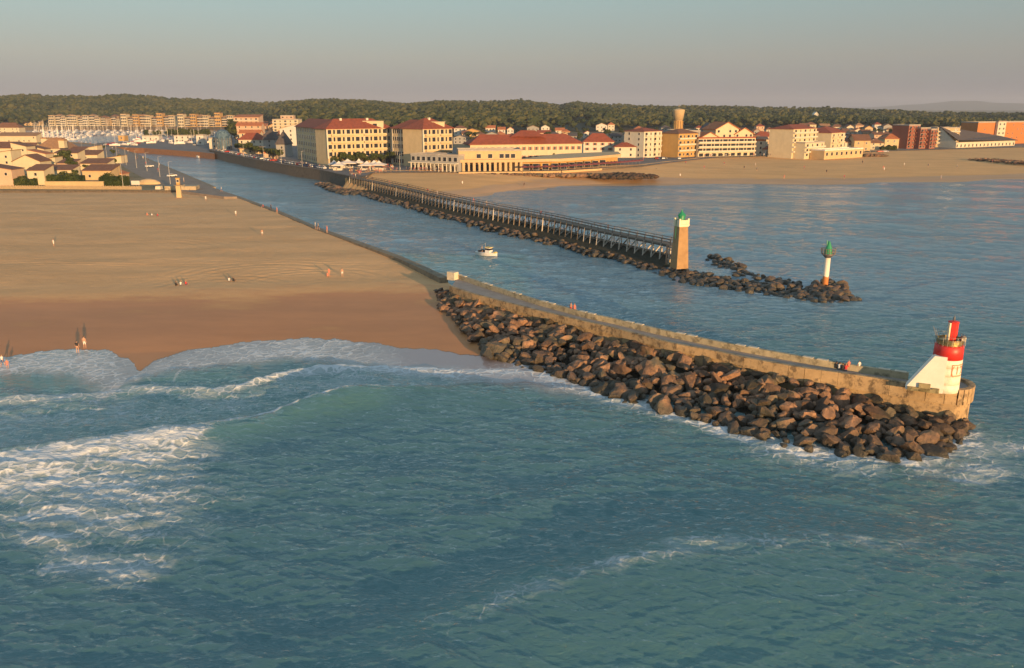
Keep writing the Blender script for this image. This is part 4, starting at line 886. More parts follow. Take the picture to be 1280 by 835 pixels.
def roof_mb(kind, w, d, h, rh, ov=.6):
    mb = MB(); x0, x1, y0, y1 = -ov, w+ov, -ov, d+ov
    if kind == 'hip':
        if w >= d: r0, r1 = (x0+(y1-y0)/2, d/2), (x1-(y1-y0)/2, d/2)
        else: r0, r1 = (w/2, y0+(x1-x0)/2), (w/2, y1-(x1-x0)/2)
        vs = [(x0, y0, h-.2), (x1, y0, h-.2), (x1, y1, h-.2), (x0, y1, h-.2), (x0, y0, h), (x1, y0, h), (x1, y1, h), (x0, y1, h), (r0[0], r0[1], h+rh), (r1[0], r1[1], h+rh)]
        f = [(3, 2, 1, 0), (0, 1, 5, 4), (1, 2, 6, 5), (2, 3, 7, 6), (3, 0, 4, 7)]
        f += [(4, 5, 9, 8), (5, 6, 9), (6, 7, 8, 9), (7, 4, 8)] if w >= d else [(4, 5, 8), (5, 6, 9, 8), (6, 7, 9), (7, 4, 8, 9)]
        mb.add(vs, f)
    elif kind == 'gable_x':   # ridge along x
        vs = []
        for x in (x0, x1):
            vs += [(x, y0, h-.05), (x, d/2, h+rh), (x, y1, h-.05), (x, y1, h-.35), (x, d/2, h+rh-.3), (x, y0, h-.35)]
        mb.add(vs, [(5, 4, 3, 2, 1, 0)][::1]+[(6, 7, 8, 9, 10, 11)]+[(i, (i+1) % 6, 6+(i+1) % 6, 6+i) for i in range(6)])
    elif kind == 'gable_y':   # gable faces front
        vs = []
        for y in (y0, y1):
            vs += [(x0, y, h-.05), (w/2, y, h+rh), (x1, y, h-.05), (x1, y, h-.4), (w/2, y, h+rh-.35), (x0, y, h-.4)]
        mb.add(vs, [(0, 1, 2, 3, 4, 5), (11, 10, 9, 8, 7, 6)]+[((i+1) % 6, i, 6+i, 6+(i+1) % 6) for i in range(6)])
    elif kind in ('mono_r', 'mono_l', 'mono_f'):
        za, zb = (h, h+rh) if kind == 'mono_r' else (h+rh, h)
        if kind == 'mono_f': vs = [(x0, y0, h), (x1, y0, h), (x1, y1, h+rh), (x0, y1, h+rh)]
        else: vs = [(x0, y0, za), (x1, y0, zb), (x1, y1, zb), (x0, y1, za)]
        vs = [(a, b, c-.05) for a, b, c in vs]+[(a, b, c+.2) for a, b, c in vs]
        mb.add(vs, [(3, 2, 1, 0), (4, 5, 6, 7), (0, 1, 5, 4), (1, 2, 6, 5), (2, 3, 7, 6), (3, 0, 4, 7)])
    else:
        mb.box((w/2, d/2, h+.12), (w+.3, d+.3, .24))
        for (c, s) in (((w/2, 0), (w+.3, .25)), ((w/2, d), (w+.3, .25)), ((0, d/2), (.25, d-.2)), ((w, d/2), (.25, d-.2))): mb.box((c[0], c[1], h+.24+.3), (s[0], s[1], .6))
    return mb
def fix_normals(o):
    bm = bmesh.new(); bm.from_mesh(o.data); bmesh.ops.recalc_face_normals(bm, faces=bm.faces); bm.to_mesh(o.data); bm.free()
def wing(root, A, B, depth, h, wall='cream', roof='hip', rh=3.0, rcol='red', floors=2, cols=4, scols=0, balc=0, ww=1.2, wh=1.5, shut=False, ground='win', side='L', chim=0, ov=.6, base=None, fh=None, skip=.0, pil=False):
    """one wing of a building between ground points A (left) and B (right), going back by depth"""
    A = Vector(A); B = Vector(B); v = B-A; v.z = 0; w = v.length; a = math.atan2(v.y, v.x)
    M = Matrix.Translation(A-root.location) @ Matrix.Rotation(a, 4, 'Z')
    mb = MB(); mb.box((w/2, depth/2, h/2-.5), (w, depth, h+1))
    if roof == 'gable_y': mb.add([(0, 0, h), (w, 0, h), (w/2, 0, h+rh*.97), (0, depth, h), (w, depth, h), (w/2, depth, h+rh*.97)], [(0, 1, 2), (5, 4, 3), (0, 2, 5, 3), (2, 1, 4, 5)])
    if roof == 'gable_x': mb.add([(0, 0, h), (0, depth, h), (0, depth/2, h+rh*.97), (w, 0, h), (w, depth, h), (w, depth/2, h+rh*.97)], [(1, 0, 2), (3, 4, 5), (0, 3, 5, 2), (4, 1, 2, 5)])
    if roof in ('mono_r', 'mono_l'):
        zl, zr = (h, h+rh) if roof == 'mono_r' else (h+rh, h); mb.add([(0, 0, h), (w, 0, h), (w, 0, zr), (0, 0, zl), (0, depth, h), (w, depth, h), (w, depth, zr), (0, depth, zl)], [(0, 1, 2, 3), (7, 6, 5, 4), (0, 3, 7, 4), (1, 5, 6, 2)])
    if roof == 'mono_f': mb.add([(0, 0, h), (w, 0, h), (w, depth, h+rh), (w, depth, h), (0, depth, h+rh), (0, depth, h)], [(1, 3, 2), (5, 0, 4), (3, 5, 4, 2)])
    wo = mb.build('wall', WM[wall], root); wo.matrix_local = M
    ro = roof_mb(roof, w, depth, h, rh, ov).build('roof', RM[rcol], root); ro.matrix_local = M; fix_normals(ro)
    for k in range(chim):
        c = MB(); cx = w*(k+.7)/(chim+.4); c.box((0, 0, 0), (1.2, 1.0, 2.2)); co = c.build('chimney', WM['pale'], ro); co.location = (cx, depth*.42, h+rh*.75+.4)
    fh = fh or h/floors; n = 0
    for f in range(floors):
        zb = f*fh+fh*.28
        if ground == 'shop' and f == 0:
            nn_ = max(2, int(w/4.2))
            for c in range(nn_):
                child('shop_opening', win(w/nn_*.66, fh*.68), root, M @ Matrix.Translation(((c+.5)*w/nn_, 0, .15)))
        elif ground == 'none' and f == 0: pass
        else:
            for c in range(0, cols+1, 4):
                if pil: child('pilaster', pil_mesh(fh), root, M @ Matrix.Translation((c*w/cols, 0, f*fh)))
            for c in range(cols):
                if skip and random.random() < skip: continue
                k = 1.9 if (balc and c % 2 == 0) else 1.0
                child('wide_window' if k > 1 else 'window', win(ww*k, min(wh, fh*.62), shut), root, M @ Matrix.Translation(((c+.5)*w/cols, 0, zb))); n += 1  # every second window of a balconied front is a wider one
        for c in range(scols):
            if ground == 'none' and f == 0: continue
            MM = M @ (Matrix.Translation((0, depth-(c+.5)*depth/scols, zb)) @ Matrix.Rotation(-math.pi/2, 4, 'Z') if side == 'L' else Matrix.Translation((w, (c+.5)*depth/scols, zb)) @ Matrix.Rotation(math.pi/2, 4, 'Z'))
            child('window', win(ww, min(wh, fh*.6), shut), root, MM)
        if balc and f > 0:
            segs = [(0.0, 1.0)] if balc == 2 else [(.06, .44), (.56, .94)]
            for s0, s1 in segs:
                b = MB(); bw = (s1-s0)*w; b.box((bw/2, -.6, f*fh), (bw, 1.2, .2)); b.box((bw/2, -1.17, f*fh+.55), (bw, .08, .75)); b.box((.05, -.6, f*fh+.55), (.1, 1.1, .75)); b.box((bw-.05, -.6, f*fh+.55), (.1, 1.1, .75))
                bo = b.build('balcony', WM[wall] if balc == 1 else WM['pale'], root); bo.matrix_local = M @ Matrix.Translation((s0*w, 0, 0))
    return M, w
def back(A0, A, d=6.0):
    v = (A0-A).normalized(); return A+v*d
def bld(name, label, cat, loc, group=None): return empty(name, loc, 0, label, cat, group)
def G(px, py, z=5.02): return at(px, py, z)
def simple(label, x0, x1, yb, ye, depth=10, roof='hip', rp=4, wall='cream', rcol='red', cat='house', name='house', group=None, yb2=None, z=5.02, **k):
    A = G(x0, yb, z); B = G(x1, yb2 if yb2 is not None else yb, z); s = mpp((A+B)/2); h = ((yb+(yb2 or yb))/2-ye)*s*1.02; rh = rp*s
    r = bld(name, label, cat, A, group); k.setdefault('floors', max(1, round(h/3.1))); k.setdefault('cols', max(1, int((B-A).length/4.5)))
    wing(r, A, B, depth, h, wall, roof, rh, rcol, **k); return r
# -- the two big yellow blocks beside the quay
A = G(411, 207.5); r = bld('apartment_block', 'large yellow five-storey block with red hipped roof at the corner of the quay', 'apartment block', A)
wing(r, G(373, 198.5), back(G(373, 198.5), A), 13, 19.0, 'yellow', 'hip', 4.6, 'red', floors=5, cols=15, ww=1.7, wh=2.2, ground='win', ov=1.1, pil=True)
wing(r, A, G(490, 204), 15, 19.05, 'yellow', 'hip', 5.0, 'red', floors=5, cols=14, ww=1.2, wh=2.2, balc=1, ground='shop', ov=1.1, chim=2, pil=True)
B_ = G(470, 204.9)
b = MB(); b.box((0, 0, 0), (9, 3, 3.6)); b.box((-1, -.2, 2.0), (11, 4, .35)); do = b.build('dormer', WM['cream'], r); do.location = B_-r.location+Vector((0, 3.2, 20.6)); child('window', win(2.4, 1.6), do, Matrix.Translation((0, -1.52, -.8)))
A = G(530, 209); r = bld('apartment_block', 'second yellow block with red hipped roof behind the plaza, shaded on its left wing', 'apartment block', A)
wing(r, G(492, 205.5), back(G(492, 205.5), A), 14, 19.2, 'yellow', 'hip', 4.4, 'red', floors=5, cols=11, ww=1.7, wh=2.2, ov=1.1, pil=True)
wing(r, A, G(566, 206.5), 16, 19.3, 'yellow', 'hip', 5.2, 'red', floors=5, cols=7, ww=1.2, wh=2.2, balc=1, ground='none', ov=1.1, chim=1, pil=True)
b = MB(); b.box((0, 0, 0), (6, 3, 3)); b.box((-.6, -.2, 1.7), (8, 3.8, .3)); do = b.build('dormer', WM['cream'], r); do.location = G(549, 207.5)-r.location+Vector((0, 3.6, 20.8))
# -- plaza pavilion and the long beachfront building
A = G(514, 212); r = bld('pavilion', 'low grey colonnaded pavilion between the plaza and the long beachfront building', 'pavilion', A)
wing(r, A, G(573, 214.6), 12, 7.2, 'grey', 'flat', 0, 'flat', floors=2, cols=9, ground='shop', ww=2, wh=2)
for k in range(12):
    c = MB(); p = A.lerp(G(573, 214.6), (k+.5)/12)-A; c.lathe([(.35, 0), (.3, 3.6)], 10, (p.x-.6, p.y-2.4, 0)); c.build('column', WM['pale'], r)
c = MB(); p = G(573, 214.6)-A; c.box((p.x/2-.5, p.y/2-1.6, 3.8), (p.length, 2.6, .45), math.atan2(p.y, p.x)); c.build('canopy', WM['pale'], r)
A = G(573, 214.3); B = G(652, 213.6); r = bld('beach_building', 'long low yellow beachfront building with an arcade under a cream terrace slab', 'beachfront building', A)
wing(r, A+Vector((0, 3, 0)), B+Vector((0, 3, 0)), 16, 9.4, 'sand', 'flat', 0, 'flat', floors=2, cols=11, ground='none', ww=2.2, wh=2.0, skip=.35)
v = B-A
for k in range(13):
    c = MB(); p = v*(k/12); c.box((p.x, p.y, 2.1), (1.3 if k % 2 else .9, .6, 4.2)); c.build('pier_column', WM['sand'], r)
T2 = G(776, 205.5)
pts = [A, B, G(700, 212.6), G(740, 209.5), T2, G(772, 201.5), G(700, 205), B+Vector((0, 6, 0)), A+Vector((0, 6, 0))]
c = MB(); c.prism([(p.x-A.x, p.y-A.y) for p in pts], 4.15, 5.5); c.build('terrace_slab', WM['sand'], r)
for k in range(22):
    p = A.lerp(B, (k+.5)/22) if k < 12 else [B, G(700, 212.6), G(740, 209.5), T2][min(2, (k-12)//4)].lerp([B, G(700, 212.6), G(740, 209.5), T2][min(2, (k-12)//4)+1], ((k-12) % 4+.5)/4)
    child('arcade_opening', win(3.1, 3.0), r, Matrix.Translation(p-A+Vector((0, 2.9 if k < 12 else 3.4, .1))))
c = MB(); q = [B+Vector((0, 4, 0)), G(700, 209), G(740, 206.2), G(772, 202.6)]
for a, b in zip(q[:-1], q[1:]): a2 = a-A; b2 = b-A; c.add([(a2.x, a2.y, 0), (b2.x, b2.y, 0), (b2.x, b2.y, 4.2), (a2.x, a2.y, 4.2), (a2.x, a2.y+.6, 0), (b2.x, b2.y+.6, 0), (b2.x, b2.y+.6, 4.2), (a2.x, a2.y+.6, 4.2)], [(0, 1, 2, 3), (7, 6, 5, 4)])
c.build('back_wall', WM['ochre'], r)
# seawall below the arcade
sw = MB(); S = [Vector((p.x, p.y, 0)) for p in pl([(573, 215.2), (652, 214.3), (700, 213.3), (745, 210.8), (782, 207.8), (806, 205.5)], 5)]; strip(S, 1.0, 1.0, 5.06, 1.5, mb=sw); tag(sw.build('seawall', WM['sand']), 'ochre seawall between the beachfront arcade and the sand', 'seawall')
# -- long hall with the red roof
A = G(588, 203); r = bld('long_hall', 'long cream hall with a wide red tiled roof behind the beachfront terrace', 'hall', A)
wing(r, A, G(727, 200.5), 15, 9.8, 'cream', 'hip', 5.2, 'red', floors=2, cols=18, shut=True, ww=1.2, wh=1.9, ov=1.0)
c = MB(); c.box((0, 0, 0), (5, 3, 3)); ch_ = c.build('cupola', WM['pale'], r); ch_.location = G(657, 201.5)-A+Vector((0, 7, 14))
c = roof_mb('hip', 18, 10, 0, 3.2).build('upper_roof', RM['red'], r); c.location = G(640, 202)-A+Vector((0, 3, 14.0)); fix_normals(c)
# -- seafront houses and blocks, left to right
simple('white house with red hipped roof right of the long hall', 729, 767, 195.5, 178, 12, 'hip', 10, 'pale', 'red', shut=True)
simple('small white house with red roof and low wall next to the pale four-storey block', 768, 795, 197, 184, 10, 'hip', 5, 'pale', 'red')
simple('pale four-storey block with small red roof standing at the edge of the sand', 804, 826, 197.5, 165.5, 15, 'hip', 4, 'pale', 'red', yb2=196, cat='apartment block', name='apartment_block', balc=1, scols=2)
A = G(847, 197); r = bld('apartment_block', 'ochre balconied block with a blank side wall coloured grey for shade left of the cream gabled hotel', 'apartment block', A)
wing(r, G(832, 192.5), back(G(832, 192.5), A, 13), 16, 15.2, 'grey', 'flat', 0, 'flat', floors=4, cols=0)  # shade of the left-facing wall is put into its grey colour
wing(r, A, G(871, 195.5), 14, 14.4, 'ochre', 'hip', 2.6, 'brown', floors=4, cols=5, balc=2)
A = G(872, 196); B = G(943, 194.5); r = bld('hotel', 'large cream seafront hotel with three red gables and long white balconies', 'hotel', A); v = (B-A); s_ = mpp(A)
wing(r, A, B, 16, 22*s_, 'cream', 'flat', 0, 'red', floors=4, cols=14, balc=2, ground='shop', ww=1.8)
for f0, f1, hh, rh_, off_ in ((.04, .36, 23, 7, .0), (.30, .70, 33, 9, .3), (.64, .96, 27, 8, .0)):
    p0, p1 = A+v*f0+Vector((0, 1.5+off_, 0)), A+v*f1+Vector((0, 1.5+off_, 0)); wing(r, p0, p1, 15, hh*s_, 'cream', 'gable_y', rh_*s_, 'orange', floors=6, cols=4, ground='none', ww=1.5, ov=.9, fh=hh*s_/6, skip=.15)
simple('grey gabled house behind the left gable of the cream hotel', 878, 893, 186, 163, 12, 'gable_y', 8, 'grey', 'slate')
simple('pale house squeezed against the right side of the cream hotel', 944, 956, 194, 177, 10, 'flat', 3, 'pale', 'orange')
simple('rosy house with red roof behind the low colonnade', 943, 966, 180, 171, 10, 'hip', 6, 'pink', 'red')
A = G(957, 194.5); r = bld('beach_pavilion', 'low red-roofed pavilion with a white colonnade on the sand', 'pavilion', A); s_ = mpp(A)
wing(r, A, G(986, 194.2), 9, 8*s_, 'white', 'hip', 4*s_, 'red', floors=1, cols=0, ground='none')
for k in range(11): c = MB(); p = (G(986, 194.2)-A)*(k/10); c.box((p.x, p.y-.25, 4*s_), (.6, .5, 8*s_)); c.build('column', WM['white'], r)
for k in range(10): child('opening', win(2.0, 3.0), r, Matrix.Translation((G(986, 194.2)-A)*((k+.5)/10)+Vector((0, -.03, .1))))
A = G(989, 196.5); r = bld('apartment_block', 'tall cream block with red roof, grey left side and stepped balconies above the sand', 'apartment block', A); s_ = mpp(A)
wing(r, G(968, 190), back(G(968, 190), A, 16), 8.5, 31*s_, 'pale', 'hip', 4.4*s_, 'red', floors=6, cols=6, scols=3, side='R', ww=1.4)
wing(r, A, G(1018, 194), 16, 34.2*s_, 'cream', 'hip', 5*s_, 'red', floors=6, cols=5, balc=2)
wing(r, G(1005, 197), G(1029, 195), 10, 17*s_, 'cream', 'flat', 0, 'flat', floors=3, cols=4, balc=2)
A = G(1037, 193); r = bld('apartment_block', 'cream block with wide dark red roof right of the tall cream block', 'apartment block', A); s_ = mpp(A)
wing(r, G(1021, 189), back(G(1021, 189), A, 16), 12, 26*s_, 'pale', 'hip', 6*s_, 'red', floors=4, cols=4, scols=3, side='R', ww=1.5)
wing(r, A, G(1054, 191), 18, 26.2*s_, 'cream', 'hip', 7*s_, 'red', floors=4, cols=3, balc=1)
A = G(1030, 197.5); r = bld('beach_kiosk', 'low beach restaurant with a long white slab roof on the sand', 'restaurant', A); wing(r, A, G(1078, 194.5), 10, 4.2, 'sand', 'flat', 0, 'white', floors=1, cols=8, ww=2, wh=2)
simple('brown-roofed house right of the cream block with the dark red roof', 1055, 1068, 189, 178, 12, 'gable_x', 5, 'pale', 'brown')
simple('house with a white gable end and brown roof facing the beach', 1067, 1087, 189.5, 176, 12, 'gable_x', 7, 'sand', 'brown')
simple('low cream house with terrace beside the hedge', 1087, 1104, 187, 179, 12, 'hip', 6, 'cream', 'brown')
simple('yellow house with orange hipped roof at the right end of the house row', 1105, 1129, 185.5, 174, 12, 'hip', 6, 'yellow', 'orange', ww=1.3)
simple('terraced house with pale chimneys behind the hedge', 1092, 1112, 177, 168.5, 12, 'gable_x', 3, 'pink', 'brown', chim=2)
simple('house with long pink roof behind the white gable house', 1079, 1100, 173.5, 167, 10, 'gable_x', 3, 'pink', 'tan')
A = G(1133, 186); r = bld('apartment_block', 'dark red brick apartment block with stepped towers beside the orange one', 'apartment block', A); s_ = mpp(A)
wing(r, A, G(1147, 185.5), 14, 28*s_, 'redbrick', 'flat', 0, 'flat', floors=6, cols=3, balc=1)
wing(r, G(1148, 186), G(1160, 185.7), 14, 24.5*s_, 'redbrick', 'flat', 0, 'flat', floors=5, cols=3, balc=1)
wing(r, G(1161, 186), G(1168, 185.7), 14, 23*s_, 'redbrick', 'flat', 0, 'flat', floors=5, cols=2, balc=1)
simple('cream and orange block with long balconies right of the red brick towers', 1169, 1197, 184, 161.5, 14, 'flat', 0, 'sand', 'flat', cat='apartment block', name='apartment_block', balc=2, ww=1.6)
A = G(1219, 181); r = bld('apartment_block', 'long orange brick block behind the sweeping dark roof at the right edge', 'apartment block', A); s_ = mpp(A)
wing(r, A, G(1300, 178.5), 15, 26.5*s_, 'orange', 'flat', 0, 'flat', floors=5, cols=14, ww=1.0, wh=1.2, skip=.45)
wing(r, G(1244, 180.5), G(1254, 180.2), 2, 27.5*s_, 'pale', 'flat', 0, 'flat', floors=5, cols=2, ww=1.6)
A = G(1195, 185); r = bld('casino_hall', 'wide hall under a sweeping dark brown roof in front of the orange block', 'hall', A); s_ = mpp(A); Lh = (G(1270, 182)-A).length
M0 = Matrix.Rotation(math.atan2((G(1270, 182)-A).y, (G(1270, 182)-A).x), 4, 'Z')
c = MB(); zl, zr, zw = 15.5, 7.0, 4.2
vs = [(-1, -1, zw+1.6), (Lh, -1, zw-.2), (Lh+1, 15, zr), (-1, 15, zl), (-1, 30, zw+4), (Lh, 30, zw)]
c.add(vs+[(x, y, z+.4) for x, y, z in vs], [(0, 3, 2), (0, 2, 1), (3, 4, 5), (3, 5, 2), (6, 8, 9), (6, 7, 8), (9, 11, 10), (9, 8, 11), (0, 1, 7, 6), (3, 0, 6, 9), (4, 3, 9, 10), (1, 2, 8, 7), (2, 5, 11, 8)])
ro = c.build('roof', RM['slate'], r); ro.matrix_local = M0
c = MB(); c.box((Lh/2, 15, zw/2-.5), (Lh-1, 28, zw+.6)); c.add([(0, .6, zw-.4), (0, 15, zl-.4), (0, 29, zw+3), (0, 29, 0), (0, .6, 0), (0.5, .6, zw-.4), (.5, 15, zl-.4), (.5, 29, zw+3), (.5, 29, 0), (.5, .6, 0)], [(0, 1, 2, 3, 4), (9, 8, 7, 6, 5)]); wo = c.build('wall', WM['pale'], r); wo.matrix_local = M0
for k in range(16):
    child('window', win(1.4, 2.0), r, M0 @ Matrix.Translation(((k+.5)*Lh/16, .95, .5)))
# -- water tower
A = at(847, 166, 9); s_ = mpp(A); wt = empty('water_tower', A, 0, 'flared round ochre water tower rising from the trees behind the seafront', 'water tower')
c = MB(); c.lathe([(5.2*s_, -4), (5.0*s_, 17*s_)], 28); c.build('shaft', WM['sand'], wt, True)
for k in range(12): a = 2*math.pi*k/12; c = MB(); c.box((5.3*s_*math.cos(a), 5.3*s_*math.sin(a), 5*s_), (1.4, 1.4, 19*s_), a); c.build('rib', WM['ochre'], wt)
c = MB(); c.lathe([(5.6*s_, 15*s_), (7.6*s_, 27*s_), (7.6*s_, 27.4*s_), (6.8*s_, 28*s_), (3.6*s_, 28.8*s_), (.6, 29.5*s_)], 28); c.build('tank', WM['sand'], wt, True)
c = MB(); c.bar((0, 0, 31*s_), (0, 0, 34*s_), .4); c.build('antenna', M_IRON, wt)
# -- quarter between the marina and the yellow block
simple('tall pink and cream terraced block behind the quay, nearest the marina', 294, 325, 172, 148, 16, 'mono_f', 3, 'pink', 'orange', cat='apartment block', name='apartment_block', balc=2)
simple('cream block with three staggered orange roofs behind the quay shops', 297, 328, 177, 158, 10, 'gable_x', 4, 'pink', 'orange')
simple('second row of the orange roofs behind the quay shops', 300, 326, 181, 167, 8, 'gable_x', 4, 'cream', 'orange')
simple('pale quay house with a red roof and yellow gable wall', 299, 330, 186, 175, 10, 'hip', 8, 'pale', 'red')
simple('stepped cream apartment block on the slope behind the slate roofs', 342, 374, 172, 151, 16, 'flat', 0, 'cream', 'flat', cat='apartment block', name='apartment_block', balc=2)
simple('small upper block on top of the hill street behind the quay', 352, 368, 166, 146, 10, 'flat', 0, 'pink', 'flat', cat='apartment block', name='apartment_block', balc=1)
simple('white house with a long sloping gable left of the yellow corner block', 351, 378, 182, 162, 12, 'mono_r', 7, 'white', 'tan')
simple('grey house with steep dark slate roof in the shaded street', 330, 345, 190, 175, 10, 'hip', 14, 'grey', 'slate')
simple('second grey house with tall slate roof next to the yellow corner block', 346, 360, 196, 181, 12, 'hip', 15, 'grey', 'slate')
simple('low cafe with a pink awning front on the quay', 330, 344, 199, 192, 7, 'flat', 0, 'pink', 'orange', cat='cafe', name='cafe')
simple('low quay shop row under the trees', 300, 326, 192.5, 186, 7, 'mono_f', 2, 'sand', 'tan', cat='shop', name='shop')
# blue glass pavilion
A = G(280, 187); s_ = mpp(A)*.88; r = empty('glass_pavilion', A, 0, 'rounded blue-grey glazed pavilion at the marina end of the quay', 'pavilion')
def blue_mat():
    m, t, b = new_mat('blue_glass_panels'); L = t.links; tc = N(t, 'ShaderNodeTexCoord'); vo = N(t, 'ShaderNodeTexVoronoi', Scale=.8); L.new(tc.outputs['Object'], vo.inputs['Vector'])
    r_ = ramp(t, [(.1, (.03, .07, .11)), (.5, (.07, .13, .19)), (.85, (.12, .19, .23)), (.95, (.4, .4, .36))]); L.new(vo.outputs['Color'], r_.inputs[0]); L.new(r_.outputs[0], b.inputs['Base Color']); b.inputs['Roughness'].default_value = .8; return m
BM_ = blue_mat()
c = MB(); R1 = 11*s_; c.lathe([(R1*.96, 0), (R1, 8*s_), (R1*.98, 16*s_), (R1*.86, 22*s_), (R1*.6, 26*s_), (R1*.2, 28*s_)], 18); c.build('glass_shell', BM_, r)
for k in range(18): a = 2*math.pi*k/18; c = MB(); c.bar((R1*1.01*math.cos(a), R1*1.01*math.sin(a), 0), (R1*math.cos(a), R1*math.sin(a), 16*s_), .35); c.build('rib', M_IRON, r)
simple('low pale building with flat roof on the mole beside the blue pavilion', 262, 275, 186, 174, 9, 'flat', 0, 'pale', 'flat', z=5.02)
# -- marina apartment rows
def arow(x0, x1, yb, ytops, wall, lab, n, roofc='tan'):
    A = at(x0, yb, 5.02); B = at(x1, yb, 5.02); r = bld('apartment_row', lab, 'apartment row', A); s_ = mpp(A)
    for k in range(n):
        p0 = A.lerp(B, k/n); p1 = A.lerp(B, (k+.93)/n); hh = (yb-ytops[k % len(ytops)])*s_
        wing(r, p0+Vector((0, (k % 2)*5, 0)), p1+Vector((0, (k % 2)*5, 0)), 14, hh*(.9 if k % 3 else 1), wall if k % 4 else 'cream', 'hip' if k % 2 else 'flat', 2.6, roofc, floors=4, cols=3, balc=2 if k % 2 else 0, ww=2.4, wh=2.4)
arow(62, 118, 157.5, [145, 143.5, 146], 'pale', 'pale cream apartment row behind the marina, farthest left', 8)
arow(119, 152, 157.5, [147, 145.5], 'sand', 'low brown-roofed apartment row behind the masts', 5, 'brown')
arow(152, 219, 158, [143.5, 146.5, 142.5, 145], 'ochre', 'long ochre apartment row in the middle of the marina front', 9)
arow(223, 292, 158.5, [143.5, 146.5, 142, 145.5], 'ochre', 'golden apartment row at the right end of the marina', 9)
simple('white villa among the pines beyond the left end of the marina', 33, 44, 148, 143, 12, 'hip', 2, 'white', 'tan')
simple('long low cream boathouse at the left shore of the marina', 28, 50, 157, 152.5, 12, 'mono_f', 1.5, 'sand', 'tan', cat='boathouse', name='boathouse')
# -- buildings on the mole
def mole(label, x0, x1, yb, ye, **k): return simple(label, x0, x1, yb, ye, 8, 'flat', 0, k.pop('wall', 'pale'), 'flat', z=4.02, cat='shed', name='shed', **k)
mole('white shed in the middle of the mole', 178, 199, 176.5, 170.5, wall='white'); mole('long white shed near the right end of the mole', 218, 239, 178, 170.5, wall='white'); mole('small ochre shed on the mole beside the boats', 148, 156, 175, 170, wall='ochre'); mole('narrow white shed beside the pavilion end of the mole', 246, 255, 181, 170, wall='white')
simple('long flat fish hall with grey roof behind the mole', 178, 262, 169.5, 165, 14, 'flat', 0, 'grey', 'flat', z=5.02, cat='hall', name='fish_hall')
# -- villas on the near side of the channel
V = [('wide villa with brown gable roofs at the far left behind the others', -6, 25, 170, 160, 12, 'hip', 6, 'cream', 'brown'),
     ('flat-topped cream villa row under the far left roof', -4, 46, 178, 170.5, 10, 'mono_f', 4, 'cream', 'tan'),
     ('big villa with a broad brown hipped roof near the channel', 44, 86, 192, 186, 16, 'hip', 13, 'cream', 'tan'),
     ('villa with dark brown front roof left of the white gable', -8, 17, 199, 186, 10, 'mono_f', 7, 'cream', 'brown'),
     ('villa with tall white gable wall and sloping roof', 16, 35, 199, 184, 10, 'mono_l', 5, 'cream', 'brown'),
     ('villa with an orange roof between the white gables', 36, 58, 202, 193, 9, 'mono_l', 5, 'cream', 'orange'),
     ('villa with balcony at the left edge of the picture', -10, 17, 214, 193, 9, 'mono_r', 4, 'cream', 'brown'),
     ('pinkish villa in the bottom left corner of the village', -12, 17, 232, 213, 9, 'mono_l', 5, 'pink', 'brown'),
     ('high gabled cream villa in the middle of the village', 18, 52, 218, 202, 10, 'gable_y', 8, 'cream', 'brown'),
     ('cream villa with brown lean-to roof above the hedge', 36, 57, 231, 214, 8, 'mono_f', 6, 'cream', 'brown'),
     ('cream annex with wide brown roof beside the hedge', 54, 90, 221, 213, 8, 'mono_f', 5, 'cream', 'brown'),
     ('villa with white box dormer and brown roof near the promenade', 69, 98, 203, 192, 9, 'mono_f', 4, 'cream', 'brown'),
     ('narrow brown-roofed villa behind the promenade lamps', 93, 122, 200, 194, 9, 'mono_f', 5, 'cream', 'brown'),
     ('villa with brown roof and white attic box near the promenade', 101, 134, 214, 205, 9, 'mono_f', 5, 'cream', 'brown'),
     ('grey-walled villa with long brown roof nearest the promenade', 104, 140, 225, 214, 9, 'mono_f', 6, 'sand', 'brown'),
     ('small annex with a bright orange roof at the promenade side', 140, 153, 223, 218, 7, 'mono_l', 5, 'pink', 'orange'),
     ('low sand-coloured pavilion with stepped roofs beside the promenade', 134, 152, 204, 198, 8, 'mono_r', 3, 'cream', 'tan')]
V += [('narrow cream villa squeezed in behind the orange-roofed one', 40, 56, 196, 187, 8, 'mono_l', 4, 'cream', 'brown'), ('low villa with a brown roof right of the broad hipped roof', 86, 104, 194, 188.5, 8, 'mono_f', 4, 'cream', 'brown'),
      ('small villa with tan roof at the promenade bend', 108, 122, 190, 185.5, 8, 'mono_r', 3, 'cream', 'tan'), ('cream villa between the high gable and the dormered one', 50, 70, 210, 201, 8, 'mono_r', 4, 'cream', 'brown'), ('small back villa with flat cream wall near the marina', 60, 76, 181, 176, 8, 'mono_f', 3, 'pink', 'tan'),
      ('villa with red-brown roof left of the dormered one', 24, 44, 190, 183, 9, 'gable_x', 4, 'cream', 'brown'), ('pinkish villa behind the garden trees', 72, 92, 211, 204.5, 8, 'mono_f', 4, 'pink', 'brown'), ('villa with two-level roof at the left end behind the balcony villa', -14, 8, 206, 197, 8, 'gable_y', 4, 'cream', 'brown')]
for i, (lab, x0, x1, yb, ye, dp, rf, rp, wl, rc) in enumerate(V):
    r = simple(lab, x0, x1, yb, ye, dp, rf, rp, wl, rc, z=4.02, cat='villa', name='villa', ov=.35, skip=.45, ww=1.1, wh=1.2)
for lab, x, y, w, h_ in (('white attic box on the broad hipped roof, left one', 55, 177.5, 7, 4), ('white attic box on the broad hipped roof, right one', 77, 183, 7, 7)):
    P = at(x, y, 10); s_ = mpp(P); r = bld('attic_box', lab, 'roof box', P); wing(r, P-Vector((w*s_/2, 0, 0)), P+Vector((w*s_/2, 0, 0)), 4, h_*s_, 'cream', 'flat', 0, 'tan', floors=1, cols=0)
